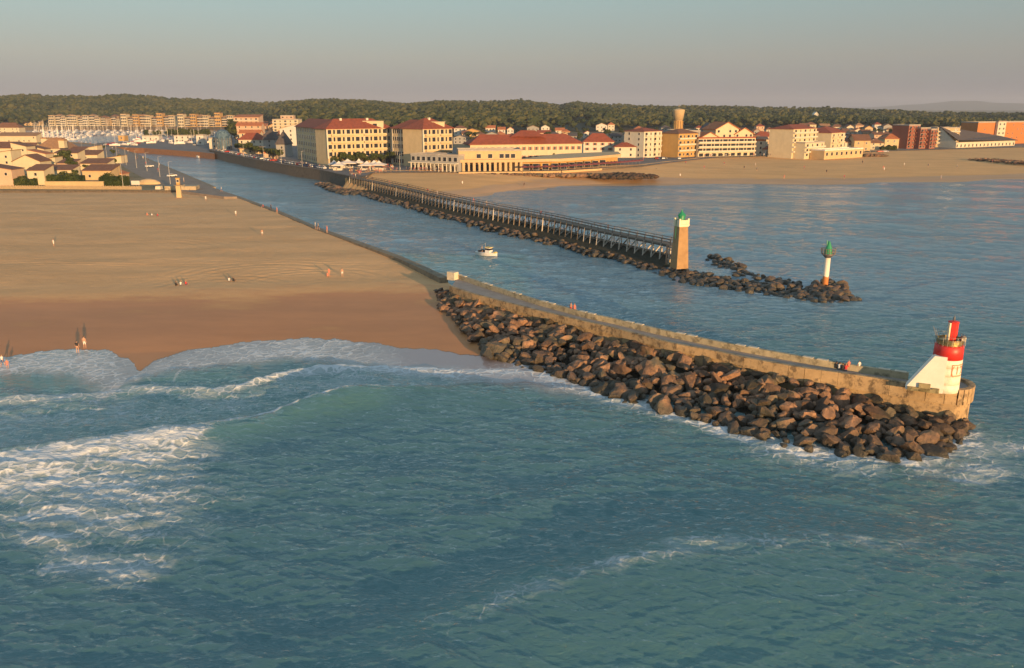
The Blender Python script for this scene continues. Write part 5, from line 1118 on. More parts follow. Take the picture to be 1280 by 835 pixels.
A = G(57, 233.5, 4.02); B = G(130, 233.5, 4.02); s_ = mpp(A); c = MB(); c.box(((B-A).x/2, 0, 3*s_), ((B-A).x, .5, 6.2*s_)); c.box(((B-A).x/2, 0, 6.3*s_), ((B-A).x+.2, .8, .25)); tag(c.build('garden_wall', WM['sand'], loc=A), 'long cream garden wall in front of the hedge facing the beach', 'wall')
# -- houses scattered in front of the forest
g = random.Random(12); cnt = 0
scat = [(613, 168, 12, 'orange', 'white'), (627, 170, 9, 'orange', 'white'), (638, 170, 8, 'orange', 'white'), (680, 174, 16, 'red', 'pink'), (700, 171, 11, 'orange', 'pale'), (590, 172, 20, 'tan', 'ochre'), (716, 178, 10, 'slate', 'grey'), (752, 165, 14, 'tan', 'white'), (764, 164, 8, 'orange', 'pale'), (745, 176, 14, 'slate', 'grey'),
        (770, 178, 14, 'slate', 'grey'), (785, 176, 10, 'slate', 'grey'), (735, 182, 8, 'brown', 'grey'), (832, 168, 12, 'slate', 'grey'), (862, 172, 12, 'slate', 'grey'), (874, 168, 9, 'red', 'pale'), (950, 166, 10, 'red', 'pink'), (962, 170, 9, 'brown', 'pale'), (946, 172, 8, 'orange', 'grey'), (1062, 167, 9, 'brown', 'pale'), (1074, 165, 10, 'tan', 'pink'), (1057, 172, 8, 'brown', 'sand'), (1118, 176, 9, 'brown', 'pale'), (1140, 168, 9, 'slate', 'grey'), (1200, 170, 14, 'slate', 'grey'),
        (1010, 148, 6, 'white', 'white'), (1020, 147, 5, 'white', 'white'), (575, 180, 16, 'slate', 'grey'), (655, 176, 12, 'red', 'pale'), (1046, 172, 8, 'brown', 'pale'), (1126, 178, 8, 'brown', 'sand')]
_gs = random.Random(77)
for _ in range(400):
    if len(scat) >= 92: break
    x_ = _gs.uniform(570, 1215); y_ = _gs.uniform(167, 183)-(4 if x_ > 1000 else 0); w_ = _gs.uniform(8, 16)
    if 585 < x_ < 730 and y_ > 178: continue
    if all(abs(x_-q[0]) > 7 or abs(y_-q[1]) > 3.2 for q in scat): scat.append((round(x_, 1), round(y_, 1), round(w_, 1), _gs.choice(['brown', 'orange', 'red', 'slate', 'tan', 'brown']), _gs.choice(['pale', 'pink', 'sand', 'white', 'grey', 'cream'])))
_un = ['', 'first', 'second', 'third', 'fourth', 'fifth', 'sixth', 'seventh', 'eighth', 'ninth']; _tn = {2: 'twent', 3: 'thirt', 4: 'fort', 5: 'fift', 6: 'sixt', 7: 'sevent', 8: 'eight', 9: 'ninet'}
ordn = ['first', 'second', 'third', 'fourth', 'fifth', 'sixth', 'seventh', 'eighth', 'ninth', 'tenth', 'eleventh', 'twelfth', 'thirteenth', 'fourteenth', 'fifteenth', 'sixteenth', 'seventeenth', 'eighteenth', 'nineteenth', 'twentieth', 'twenty-first', 'twenty-second', 'twenty-third', 'twenty-fourth', 'twenty-fifth', 'twenty-sixth', 'twenty-seventh', 'twenty-eighth', 'twenty-ninth', 'thirtieth', 'thirty-first', 'thirty-second']
ordn = ordn[:19]+[(_tn[n//10]+('ieth' if n % 10 == 0 else 'y-'+_un[n % 10])) for n in range(20, 100)]
WN = {'white': 'white', 'pink': 'pinkish', 'pale': 'pale', 'ochre': 'ochre', 'grey': 'grey', 'sand': 'sandy', 'cream': 'cream'}
for i, (x, y, w, rc, wl) in enumerate(sorted(scat)):
    z = 5.02 if y > 150 else 12; P0 = at(x-w/2, y, z); az_ = math.atan2(P0.x, P0.y); zz = float(hill_z(np.array([P0.x]), np.array([P0.y]))[0]); z = max(z, zz)
    A = at(x-w/2, y, z); B = at(x+w/2, y, z); r = bld('house', f'small {WN[wl]} house with {dict(orange="orange", red="red", brown="brown", slate="dark slate", tan="tan", white="white")[rc]} roof before the forest, {ordn[i]} from the left', 'house', A, 'small houses at the forest edge')
    s_ = mpp(A); wing(r, A, B, 9, 8*s_ if y > 150 else 4*s_, wl, ('gable_y', 'hip', 'gable_x')[i % 3], 3.0*s_, rc, floors=2, cols=2 if w < 12 else 3)
_q = [(x_, y_) for y_ in (162, 166.5, 171, 175.5, 180) for x_ in range(300, 384, 13)]
for i, (x, y) in enumerate(sorted(_q)):
    x += _gs.uniform(-3, 3); y += _gs.uniform(-1, 1); w = _gs.uniform(8, 13); A = at(x-w/2, y, 5.02); B = at(x+w/2, y, 5.02); s_ = mpp(A); wl = _gs.choice(['pink', 'cream', 'pale', 'white', 'sand']); rc = _gs.choice(['orange', 'red', 'tan', 'brown', 'slate'])
    r = bld('house', f'{WN[wl]} house in the quarter between quay and forest, {ordn[i]} from the left', 'house', A, 'houses of the quarter behind the quay'); wing(r, A, B, 10, 8*s_, wl, ('gable_y', 'hip', 'gable_x', 'mono_f')[i % 4], 3.0*s_, rc, floors=3, cols=3, balc=1 if i % 3 == 0 else 0)
c = MB(); P = at(785, 141, 38); s_ = mpp(P); c.box((0, 0, 2*s_), (3*s_, 3*s_, 7*s_)); c.lathe([(1.2*s_, 5*s_), (.1, 8*s_)], 8); tag(c.build('church_tower', WM['white'], loc=P), 'small white tower standing out of the far forest', 'tower')
# ------------------------------------------------------------------ trees and hedges
M_LEAF = foliage_mat('tree_leaves', ((.022, .038, .012), (.055, .075, .020), (.11, .115, .035)), .25, 1.5)
M_BARK = mat('bark', (.12, .085, .055), scale=3, rough=.95)
def tree_proto(seed, h, r, kind='round'):
    g = np.random.default_rng(seed); root = empty('tree', (0, 0, -50)); mb = MB(); th = h*.45
    mb.lathe([(.28, -.3), (.2, th*.6), (.14, h*.75)], 8)
    for k in range(6):
        a = k*1.05+g.random(); z = th*(.7+.4*g.random()); mb.bar((0, 0, z), (math.cos(a)*r*.6, math.sin(a)*r*.6, z+h*.25), .12)
    mb.build('trunk', M_BARK, root)
    n = 900; c = []
    for k in range(9):
        a = g.random()*6.28; q = r*.62*math.sqrt(g.random()); c.append((math.cos(a)*q, math.sin(a)*q, th+(h-th)*(.15+.75*g.random()), r*(.35+.25*g.random())))
    V = []; Fc = []; T = []
    for i in range(n):
        cc = c[g.integers(len(c))]; d = g.normal(size=3); d /= np.linalg.norm(d); p = np.array(cc[:3])+d*cc[3]*np.array([1, 1, .7])*(.75+.3*g.random()); s = .22+.3*g.random()
        u = g.normal(size=3); u /= np.linalg.norm(u); w = np.cross(u, d); w /= (np.linalg.norm(w)+1e-6); u = np.cross(d, w)*.8+d*.3
        o = len(V); V += [p-u*s, p+w*s, p+u*s, p-w*s]; Fc.append([o, o+1, o+2, o+3]); T += [g.random()*.3-.15]*4
    cr = np_mesh('crown', np.array(V), np.array(Fc), M_LEAF, False, {'tint': np.array(T)}); cr.parent = root
    # the dense inside of the crown
    bm = bmesh.new()
    for cc in c: bmesh.ops.create_icosphere(bm, subdivisions=1, radius=cc[3]*.72, matrix=Matrix.Translation(cc[:3]) @ Matrix.Diagonal((1, 1, .7, 1)))
    me = bpy.data.meshes.new('inner_leaves'); bm.to_mesh(me); bm.free(); me.materials.append(M_LEAF); io = bpy.data.objects.new('inner_leaves', me); COL.objects.link(io); io.parent = cr
    return root
TP = [tree_proto(s, 7+s*.5, 3.0+.25*s) for s in range(4)]
tg = random.Random(3); used = set(); ti = 0
def put_tree(px, py, z, label, group, sc=1.0):
    global ti
    k = ti % 4; ti += 1; P = at(px, py, z); s_ = sc*tg.uniform(.8, 1.2)
    if k not in used: used.add(k); o = TP[k]; o.location = P; o.rotation_euler.z = tg.random()*6; o.scale = (s_,)*3
    else: o = dup(TP[k], P, tg.random()*6, scale=s_)
    tag(o, label, 'tree', group); return o
for i in range(15): put_tree(418+i*5.0+tg.uniform(-1, 1), 207.6-i*.15+tg.uniform(-.4, .3), 5, 'dark green tree in the row before the yellow corner block', 'trees before the yellow block', .72)
for i in range(16): put_tree(298+i*3.4, 190+i*.75+tg.uniform(-1, .5), 5, 'tree in the shade along the town quay', 'trees along the quay', .8)
for x, y, s in ((290, 178, 1.6), (293, 173, 1.8), (287, 170, 1.4), (291, 165, 2.0)): put_tree(x, y, 5, 'tall dark tree between the blue pavilion and the terraced blocks', 'tall trees by the blue pavilion', s)
for x in range(216, 262, 5): put_tree(x, 172.5, 5, 'dark tree behind the white sheds of the mole', 'trees behind the mole', 1.0)
for x, y in ((68, 209), (74, 208), (81, 207), (88, 212), (93, 215), (84, 204)): put_tree(x, y, 4, 'rounded garden tree among the villas', 'garden trees among the villas', .8)
for x, y in ((684, 200.5), (692, 201), (711, 199.8), (668, 201), (719, 199)): put_tree(x, y, 5, 'small tree before the long red-roofed hall', 'trees before the hall', .55)
nt_ = 0
for i in range(170):
    x = tg.uniform(575, 1215); y = tg.uniform(164, 181) - (3 if x > 1000 else 0)
    if 840 < x < 856 and y < 170: continue
    put_tree(x, y, 5, 'dark tree among the houses '+('behind the long red-roofed hall' if x < 730 else 'between the water tower and the four-storey block' if x < 865 else 'behind the cream gabled hotel' if x < 960 else 'behind the two tall cream blocks' if x < 1060 else 'behind the right end of the seafront'), 'trees among the town houses', tg.uniform(.55, 1.0)); nt_ += 1
for i in range(26):
    put_tree(tg.uniform(-10, 50), tg.uniform(154, 158), 5, 'tree on the shore at the left end of the marina', 'trees at the marina shore', 1.5)
def hedge(px0, px1, py, z, h, d, label):
    A = at(px0, py, z); B = at(px1, py, z); w = (B-A).length; g = np.random.default_rng(int(px0)); V = []; Fc = []; T = []
    for i in range(int(w*70)):
        x = g.random()*w; q = g.random(); e = h*(.80+.28*math.sin(x*.9+px0)*math.sin(x*.37)); y = g.random()*d; zz = e*g.random()
        if q < .5: zz = e*(.9+.2*g.random())
        else: y = -.1+.2*g.random()
        p = np.array([x, y, zz]); u = g.normal(size=3)*.22; ww_ = g.normal(size=3)*.22; o = len(V); V += [p-u, p+ww_, p+u, p-ww_]; Fc.append([o, o+1, o+2, o+3]); T += [g.random()*.3-.15]*4
    nb = len(V); 
    for (a, b, c_) in ((0, 0, 0), (w, 0, 0), (w, d, 0), (0, d, 0), (0, 0, h*.78), (w, 0, h*.78), (w, d, h*.78), (0, d, h*.78)): V.append(np.array([a, b, c_])); T.append(-.1)
    for f in ((0, 1, 5, 4), (1, 2, 6, 5), (2, 3, 7, 6), (3, 0, 4, 7), (4, 5, 6, 7)): Fc.append([nb+k for k in f])
    o = np_mesh('hedge', np.array(V), np.array(Fc), M_LEAF, False, {'tint': np.array(T)}); o.location = A; tag(o, label, 'hedge')
hedge(18, 43, 232, 4, 3.2, 3, 'dense green hedge in front of the high gabled villa'); hedge(59, 100, 231, 4, 4.6, 5, 'large rounded hedge behind the long garden wall'); hedge(125, 156, 232.5, 4, 4.6, 5, 'tall green hedge at the end of the garden wall'); hedge(1102, 1121, 187.5, 5, 3.0, 3, 'trimmed green hedge before the low cream house')
# ------------------------------------------------------------------ people
def person_mesh(pose, skin, shirt, pants, hair, bare=False, seed=0):
    J = {'pel': (0, 0, .95), 'wst': (0, .01, 1.12), 'chs': (0, 0, 1.32), 'nck': (0, 0, 1.48), 'hd': (0, -.01, 1.62), 'hd2': (0, -.01, 1.72)}
    E = [('pel', 'wst'), ('wst', 'chs'), ('chs', 'nck'), ('nck', 'hd'), ('hd', 'hd2')]
    st = {'stand': .04, 'walk': .26, 'sit': 0}[pose]
    for s, n in ((-1, 'l'), (1, 'r')):
        f = st*s
        if pose == 'sit':
            J.update({n+'hip': (s*.1, 0, .93), n+'kn': (s*.14, -.40, 1.12), n+'an': (s*.12, -.52, .80), n+'to': (s*.12, -.64, .79), n+'sh': (s*.19, 0, 1.40), n+'el': (s*.24, -.16, 1.18), n+'wr': (s*.16, -.34, 1.10), n+'ha': (s*.14, -.42, 1.10)})
        else:
            J.update({n+'hip': (s*.1, 0, .90), n+'kn': (s*.11, -.04+f*.6, .49), n+'an': (s*.11, .02+f, .09), n+'to': (s*.12, -.13+f, .04), n+'sh': (s*.19, 0, 1.40), n+'el': (s*.25, .03-f*.5, 1.12), n+'wr': (s*.27, -.06-f*.9, .88), n+'ha': (s*.27, -.09-f, .79)})
        E += [('pel', n+'hip'), (n+'hip', n+'kn'), (n+'kn', n+'an'), (n+'an', n+'to'), ('chs', n+'sh'), (n+'sh', n+'el'), (n+'el', n+'wr'), (n+'wr', n+'ha')]
    rad = {'pel': .15, 'wst': .13, 'chs': .155, 'nck': .06, 'hd': .105, 'hd2': .09, 'hip': .095, 'kn': .06, 'an': .042, 'to': .04, 'sh': .06, 'el': .042, 'wr': .032, 'ha': .035}
    ks = list(J); me = bpy.data.meshes.new('person'); me.from_pydata([J[k] for k in ks], [(ks.index(a), ks.index(b)) for a, b in E], [])
    o = bpy.data.objects.new('person', me); COL.objects.link(o); md = o.modifiers.new('s', 'SKIN'); sv_ = me.skin_vertices[0].data
    for i, k in enumerate(ks):
        r = rad.get(k) or rad[k[1:]]; sv_[i].radius = (r, r*.85); sv_[i].use_root = (k == 'pel')
    o.modifiers.new('u', 'SUBSURF').levels = 1; dg = bpy.context.evaluated_depsgraph_get(); dg.update(); m2 = bpy.data.meshes.new_from_object(o.evaluated_get(dg)); bpy.data.objects.remove(o)
    m2.materials.clear()
    for m in (skin, shirt, pants, hair): m2.materials.append(m)
    for p in m2.polygons:
        c = p.center; x, y, z = c; p.use_smooth = True; k = 0
        if z > 1.66 or (z > 1.56 and y > .03): k = 3
        elif z > 1.46: k = 0
        elif abs(x) > .235: k = 0
        elif z > 1.02 and not (pose == 'sit' and y < -.18): k = 0 if bare else 1
        elif (z > .62 and pose != 'sit') or (pose == 'sit' and z > .8 and y > -.42): k = 2
        p.material_index = k
    off = -.80 if pose == 'sit' else 0
    if off: m2.transform(Matrix.Translation((0, 0, off)))
    m2.name = 'person'; return m2
def cm(n, c): return mat(n, c, tuple(x*.8 for x in c), scale=6, rough=.85)
SK = cm('skin', (.52, .30, .20)); SK2 = cm('tanned_skin', (.36, .19, .12)); HA = cm('dark_hair', (.03, .022, .018)); HB = cm('fair_hair', (.30, .2, .1))
CW = cm('white_cloth', (.75, .73, .68)); CR = cm('red_cloth', (.55, .05, .05)); CB = cm('blue_cloth', (.06, .10, .22)); CK = cm('black_cloth', (.025, .025, .03)); CO = cm('coral_cloth', (.70, .22, .15)); CG = cm('grey_cloth', (.25, .25, .25)); CY = cm('yellow_cloth', (.65, .5, .15))
PM = {'ww': person_mesh('stand', SK, CW, CW, HA), 'bw': person_mesh('stand', SK, CK, SK, HA), 'rb': person_mesh('walk', SK, CR, CB, HA), 'wb': person_mesh('walk', SK, CW, CB, HB), 'kb': person_mesh('stand', SK2, CK, CK, HA), 'co': person_mesh('stand', SK, CO, CO, HB), 'gy': person_mesh('walk', SK, CG, CK, HA),
      'bare': person_mesh('stand', SK, SK, CR, HA, True), 'swim': person_mesh('stand', SK, SK, CW, HA, True), 'sw': person_mesh('sit', SK, CW, CB, HA), 'sr': person_mesh('sit', SK, CR, CB, HB), 'sk': person_mesh('sit', SK2, CK, CK, HA), 'sc': person_mesh('sit', SK, CO, SK, HB), 'yb': person_mesh('walk', SK2, CY, CK, HA)}
def person(k, P, rz, label, group=None, sc=1.0):
    o = bpy.data.objects.new('person', PM[k]); COL.objects.link(o); o.location = P; o.rotation_euler = (0, 0, R(rz)); o.scale = (sc,)*3; tag(o, label, 'person', group); return o
def onbeach(px, py):
    z = 2.5
    for _ in range(12):
        P = at(px, py, z); z = float(beach_h(np.array([P.x]), np.array([P.y]))[0])
    return at(px, py, z)
def bp(k, px, py, rz, lab, sc=1.05): return person(k, onbeach(px, py), rz, lab, None, sc)
bp('bw', 97.5, 441.5, 180, 'person in a dark top bending at the edge of the surf, left of a companion', 1.12); bp('swim', 106.5, 436, 175, 'person in light swimwear standing beside the surf, back to the sea', 1.15)
bp('wb', 4, 458.5, 170, 'person in a pale top paddling in the surf at the left edge'); bp('co', 10, 461, 200, 'small person in coral top paddling at the left edge', .8)
bp('ww', 67.5, 308, 90, 'lone person in white standing on the dry sand at the left')
for k, x, y, lab in (('sc', 184, 269.5, 'person sitting on the sand, left of a group of three'), ('sw', 190, 270, 'person in white sitting in the middle of the group of three'), ('sr', 197, 270.5, 'person in red sitting at the right of the group of three')): bp(k, x, y, 170, lab)
bp('ww', 257.5, 251, 180, 'person in white standing on the sand near the rescue post'); bp('ww', 295, 270, 170, 'person in pale clothes alone on the upper sand'); bp('swim', 328, 295, 175, 'person in light swimwear below the channel wall')
for k, x, y, lab in (('sk', 220, 357.5, 'person in black sitting at the left of the sand group'), ('sw', 226, 357, 'person in white lounging beside a red-clad companion'), ('sr', 232.5, 356.5, 'person in red sitting on the middle beach'), ('sw', 286.5, 352, 'person in white sitting beside one in black'), ('sk', 292, 352, 'person in black sitting beside one in white'), ('sc', 409.5, 346, 'person in coral sitting under the beach berm, left of two')): bp(k, x, y, 165, lab)
bp('swim', 428, 346, 175, 'slim person standing right of the one in coral'); bp('co', 411.5, 344.5, 175, 'person in coral bending over the seated one', .9)
for k, x, y, lab in (('sr', 329, 259, 'person in red sitting on the channel wall'), ('kb', 339, 262.5, 'person in black standing on the channel wall'), ('co', 346.5, 266.5, 'person in coral on the channel wall beside one in black'), ('ww', 394.5, 286, 'person in white walking on the channel wall'), ('gy', 398, 287.5, 'person in grey walking close behind the one in white'), ('co', 409, 291, 'person in coral alone on the lower channel wall')):
    person(k, at(x, y, 3.42), -50, lab, None, 1.12)
person('wb', at(277, 239.5, 4.06), -50, 'person in a white top where the promenade meets the sand', None, 1.1)
person('bare', at(713.5, 391.5, 4.37), 140, 'bare-chested person in red shorts on the jetty walkway, left of the pair', None, 1.0); person('co', at(718, 392.5, 4.37), 150, 'person in coral on the jetty walkway, right of the pair', None, .98)
for k, x, y, rz, lab, s in (('sk', 1045, 461, 150, 'person in black sitting on the far parapet side, first of the jetty group', 1.05), ('sw', 1049, 462, 150, 'person in white sitting second in the jetty group', 1.05), ('sk', 1053, 463, 160, 'person in dark clothes sitting third in the jetty group', 1.05), ('sr', 1057, 463.5, 160, 'person in red sitting fourth in the jetty group', 1.05), ('co', 1060, 463.5, 180, 'person in coral standing in the jetty group', .8), ('ww', 1073, 465, 200, 'small person in white standing apart near the lighthouse', .85)): person(k, at(x, y, 4.37), rz, lab, None, s)
pk = list(PM); pg = random.Random(9)
for i in range(85):
    x = pg.uniform(436, 492); y0 = 218-(x-436)*.05; y = y0-pg.uniform(0, 11)*(1-(x-436)/140)
    person(pg.choice(['ww', 'rb', 'wb', 'kb', 'co', 'gy', 'yb', 'bw']), at(x, y, 5.02), pg.uniform(0, 360), 'person in the evening crowd on the plaza by the marquees', 'people on the plaza', 1.1)
for i in range(40):
    x = pg.uniform(492, 572); person(pg.choice(['ww', 'rb', 'wb', 'kb', 'gy']), at(x, pg.uniform(213.3, 214.5), 5.02), pg.uniform(0, 360), 'person strolling between the pavilion and the sand', 'people before the pavilion', 1.1)
for i in range(45):
    u = pg.random(); q = resample(QUAY, 60)[int(u*59)]; person(pg.choice(['ww', 'rb', 'wb', 'kb', 'gy', 'co']), Vector((q.x, q.y, 5.02))+Vector((pg.uniform(1, 6), pg.uniform(2, 8), 0)), pg.uniform(0, 360), 'person walking along the town quay', 'people on the quay', 1.1)
for i in range(14):
    q = PIER[0].lerp(PIER[-1], pg.uniform(.02, .5)); j = resample(PIER, 100)[int(pg.random()**1.6*99)]; person(pg.choice(['ww', 'rb', 'kb', 'gy', 'co']), Vector((j.x+.9, j.y+.9, 5.25)), pg.uniform(0, 360), 'person walking on the timber pier', 'people on the timber pier', 1.05)
nbx = [(n_x, n_y) for n_x, n_y in ((620, 224), (648, 222), (700, 226), (857, 206), (880, 212), (905, 207), (930, 212), (944, 208), (946, 214), (980, 224), (1005, 212), (1033, 217), (1078, 205), (1104, 212), (1105, 214), (1130, 208), (1160, 209), (1196, 211), (1240, 204), (700, 218), (745, 222), (820, 215), (1176, 224), (1055, 224), (850, 222), (578, 232), (655, 234), (790, 226))]
def north_z(px, py): 
    z = 3.0
    for _ in range(8):
        P = at(px, py, z); ys = np.interp(P.x, NSH[:, 0], NSH[:, 1]); z = .3+4.6*min(1, max(0, (P.y-ys)/130))**.8
    return at(px, py, z)
for x, y in nbx: person(pg.choice(['kb', 'kb', 'rb', 'ww', 'co', 'gy']), north_z(x, y)+Vector((0, 0, .05)), pg.uniform(0, 360), 'far person standing on the northern beach', 'people on the northern beach', 1.25)
for i in range(30):
    x = pg.uniform(800, 1060); person(pg.choice(['ww', 'rb', 'kb', 'gy']), at(x, 196.5-(x-860)*.012 if x > 860 else 201, 5.1), 0, 'person on the seafront path before the hotels', 'people on the seafront path', 1.15)
# ------------------------------------------------------------------ cars, marquees, lamps, street things
def car_proto(col):
    r = empty('parked_car', (0, 0, -60)); m = mat('car_paint', col, tuple(x*.9 for x in col), rough=.25); mb = MB()
    pr = [(-2.1, .35), (2.1, .35), (2.12, .75), (1.95, .92), (1.1, 1.0), (-2.0, 1.02), (-2.12, .7)]; n = len(pr)
    mb.add([(x, -.86, z) for x, z in pr]+[(x, .86, z) for x, z in pr], [tuple(range(n)), tuple(range(2*n-1, n-1, -1))]+[((i+1) % n, i, n+i, n+(i+1) % n) for i in range(n)]); b = mb.build('body', m, r); fix_normals(b)
    mb = MB(); pr = [(-1.8, 1.0), (1.1, 1.0), (.5, 1.46), (-1.35, 1.48)]; mb.add([(x, -.78, z) for x, z in pr]+[(x*.96, .78, z) for x, z in pr], [(0, 1, 2, 3), (7, 6, 5, 4), (0, 4, 5, 1), (1, 5, 6, 2), (2, 6, 7, 3), (3, 7, 4, 0)]); b = mb.build('cabin', M_GLASS, r); fix_normals(b)
    mb = MB(); mb.box((-.42, 0, 1.49), (1.8, 1.4, .05)); mb.build('roof', m, r)
    for sx in (-1.3, 1.3):
        for sy in (-.85, .85): mb = MB(); mb.lathe([(.32, -.1), (.32, .1)], 12); w = mb.build('wheel', M_BLACK, r); w.location = (sx, sy, .32); w.rotation_euler = (R(90), 0, 0)
    return r
CC = [('white', (.75, .75, .72)), ('dark grey', (.06, .06, .065)), ('silver', (.42, .42, .43)), ('red', (.45, .04, .03)), ('blue', (.05, .09, .22))]
CP = [car_proto(c) for _, c in CC]; cu = set()
def car(P, rz, where, group):
    k = pg.choice([0, 0, 1, 2, 2, 3, 4]); lab = f'{CC[k][0]} car {where}'
    if k not in cu: cu.add(k); o = CP[k]; o.location = P; o.rotation_euler.z = rz; tag(o, lab, 'car', group)
    else: o = dup(CP[k], P, rz, lab, group); 
    tag(o, lab, 'car', group)
qs = resample(QUAY, 60)
for i in range(46):
    q = qs[3+i]; d = qs[min(59, 4+i)]-qs[2+i]; a = math.atan2(d.y, d.x)
    if pg.random() < .85: car(Vector((q.x+3.5, q.y+4, 5.02)), a+pg.uniform(-.1, .1)+R(90 if i < 30 else 0), 'parked in the row along the town quay', 'cars parked along the quay')
for i in range(26): x = pg.uniform(800, 1120); car(at(x, 195.2-(x-860)*.02 if x > 850 else 199, 5.02), pg.choice([0, 0.1, 1.57]), 'parked on the seafront road before the hotels', 'cars parked on the seafront')
for i in range(12): car(at(pg.uniform(128, 260), pg.uniform(177, 183) , 4.02), pg.choice([0, 1.57]), 'parked on the mole at the marina', 'cars on the mole')
M_TENT = mat('tent_canvas', (.78, .70, .60), (.66, .58, .50), scale=1.5, rough=.8); M_TENTB = mat('blue_grey_canvas', (.32, .38, .46), scale=1.5)
def marquee(px, py, w, lab, m=None, walls=False):
    P = at(px, py, 5.02); r = empty('marquee', P, R(pg.uniform(-10, 10)), lab, 'marquee', 'marquees on the plaza'); h = w/2
    mb = MB(); mb.add([(-h, -h, 2.5), (h, -h, 2.5), (h, h, 2.5), (-h, h, 2.5), (-h*.35, -h*.35, 3.3), (h*.35, -h*.35, 3.3), (h*.35, h*.35, 3.3), (-h*.35, h*.35, 3.3), (0, 0, 4.5), (-h, -h, 2.2), (h, -h, 2.2), (h, h, 2.2), (-h, h, 2.2)],
                     [(0, 1, 5, 4), (1, 2, 6, 5), (2, 3, 7, 6), (3, 0, 4, 7), (4, 5, 8), (5, 6, 8), (6, 7, 8), (7, 4, 8), (9, 10, 1, 0), (10, 11, 2, 1), (11, 12, 3, 2), (12, 9, 0, 3)]); mb.build('canopy', m or M_TENT, r)
    for sx in (-h, h):
        for sy in (-h, h): mb = MB(); mb.bar((sx*.97, sy*.97, 0), (sx*.97, sy*.97, 2.4), .1); mb.build('leg', M_IRON, r)
    mb = MB(); mb.box((0, -h*.7, .5), (w*.8, .7, 1.0)); mb.build('counter', WM['pale'], r)
for a in ((418, 211, 5, 'blue-grey marquee at the left end of the plaza', M_TENTB), (424, 212.5, 6, 'pale marquee left of the widest one'), (435, 209.5, 9, 'widest pale marquee under the trees'), (449, 209, 5, 'small marquee between the two groups'), (459, 212.5, 7, 'pale marquee with a counter right of the crowd'), (468, 211.5, 8, 'pink-white peaked marquee at the right of the plaza'), (474, 212, 7, 'last marquee before the open plaza')): marquee(*a)
M_PAR = mat('dark_red_canvas', (.28, .06, .05), rough=.8)
pc = 0
Ppar = resample([G(655, 215.2), G(700, 214.3), G(742, 211.2), G(778, 208.5), G(800, 206.5)], 24)
for i, P in enumerate(Ppar):
    r = empty('parasol', P+Vector((0, 1.2, 0)), 0, 'dark red square parasol in the row along the terrace edge', 'parasol', 'parasols on the terrace')
    mb = MB(); mb.lathe([(2.1, 2.25), (2.1, 2.4), (.05, 3.1)], 8); mb.build('canopy', M_PAR, r); mb = MB(); mb.bar((0, 0, 0), (0, 0, 2.6), .08); mb.build('pole', M_IRON, r)
M_LAMPM = mat('grey_lamp_metal', (.35, .34, .33), rough=.5, metal=.4)
def lamp(P, h, where, group):
    r = empty('street_lamp', P, 0, f'thin grey lamp post {where}', 'street lamp', group); mb = MB(); mb.lathe([(.14, 0), (.10, h*.3), (.07, h)], 8); mb.build('post', M_LAMPM, r); mb = MB(); mb.bar((0, 0, h), (1.1, .3, h+.25), .07); mb.box((1.3, .35, h+.25), (.7, .25, .13)); mb.build('lamp_head', M_LAMPM, r)
for x, y in ((103, 192), (120, 195), (134, 199), (147, 201), (158, 206), (171, 210), (184, 214), (200, 221), (213, 230), (154, 233)): lamp(at(x, y, 4.06), 9, 'along the asphalt promenade', 'lamp posts on the promenade')
for x, y in ((280, 191), (305, 196), (330, 201), (352, 205), (378, 209), (413, 211), (500, 214), (548, 214.8), (825, 199), (870, 197), (925, 195), (975, 194.5), (1088, 190)): lamp(at(x, y, 5.02), 8, 'along the town front', 'lamp posts in the town')
# sign board, rescue tower, dune fence, bunkers
P = at(170, 234, 4.02); s_ = mpp(P); r = empty('sign_board', P, 0, 'blank white board on posts at the foot of the promenade', 'sign'); mb = MB(); mb.box((0, 0, 5.5*s_), (10.5*s_, .2, 5*s_)); mb.build('board', WM['white'], r)
for s in (-1, 1): mb = MB(); mb.bar((s*3.5*s_, 0.15, 0), (s*3.5*s_, .15, 6*s_), .2); mb.build('post', M_WOOD, r)
P = onbeach(224.5, 247); s_ = mpp(P); r = empty('rescue_post', P, R(10), 'narrow ochre wooden rescue lookout on the sand beside the promenade', 'lookout tower')
mb = MB(); mb.box((0, 0, 2.2), (6*s_, 6*s_, 4.4), taper=.8); mb.build('base', WM['sand'], r); mb = MB(); mb.box((0, 0, 4.5), (9*s_, 7*s_, .3)); mb.build('platform', M_WOOD, r); mb = MB(); mb.box((0, .3, 5.7), (4*s_, 4*s_, 2.3)); mb.box((0, .3, 6.95), (5*s_, 5*s_, .25)); cb = mb.build('cabin', WM['ochre'], r); child('window', win(.9, .8), cb, Matrix.Translation((0, .3-2*s_, 5.6)))
mb = MB(); A = onbeach(-30, 238.5); B = onbeach(178, 239.5); v = B-A; n_ = 260
for k in range(n_): p = v*(k/n_); mb.box((p.x, p.y, .9+.12*math.sin(k*1.7)), (v.length/n_*.62, .12, 2.4+.24*math.sin(k*2.9)))
fr_ = empty('palisade_fence', A, 0, 'long sandy wooden palisade between the villas and the beach', 'fence'); mb.build('stakes', mat('bleached_wood', (.50, .38, .22), (.36, .26, .15), scale=2), fr_)
mb = MB(); mb.bar((0, .15, 1.6), (v.x, v.y+.15, 1.6+v.z), .15); mb.build('rail', M_WOOD, fr_)
P = at(228, 238.5, 3.6); s_ = mpp(P); mb = MB(); mb.prism([(-20*s_, -1.5), (19*s_, -1.5), (16*s_, 5), (-17*s_, 5)], 0, 6*s_); mb.box((-4*s_, 1, 6.6*s_), (10*s_, 3, 1.2*s_)); tag(mb.build('concrete_shelter', wall_concrete('shelter_concrete', (.50, .40, .26), (.38, .30, .19), (.2, .16, .1)), loc=P), 'low sloping concrete shelter behind the rescue lookout', 'shelter')
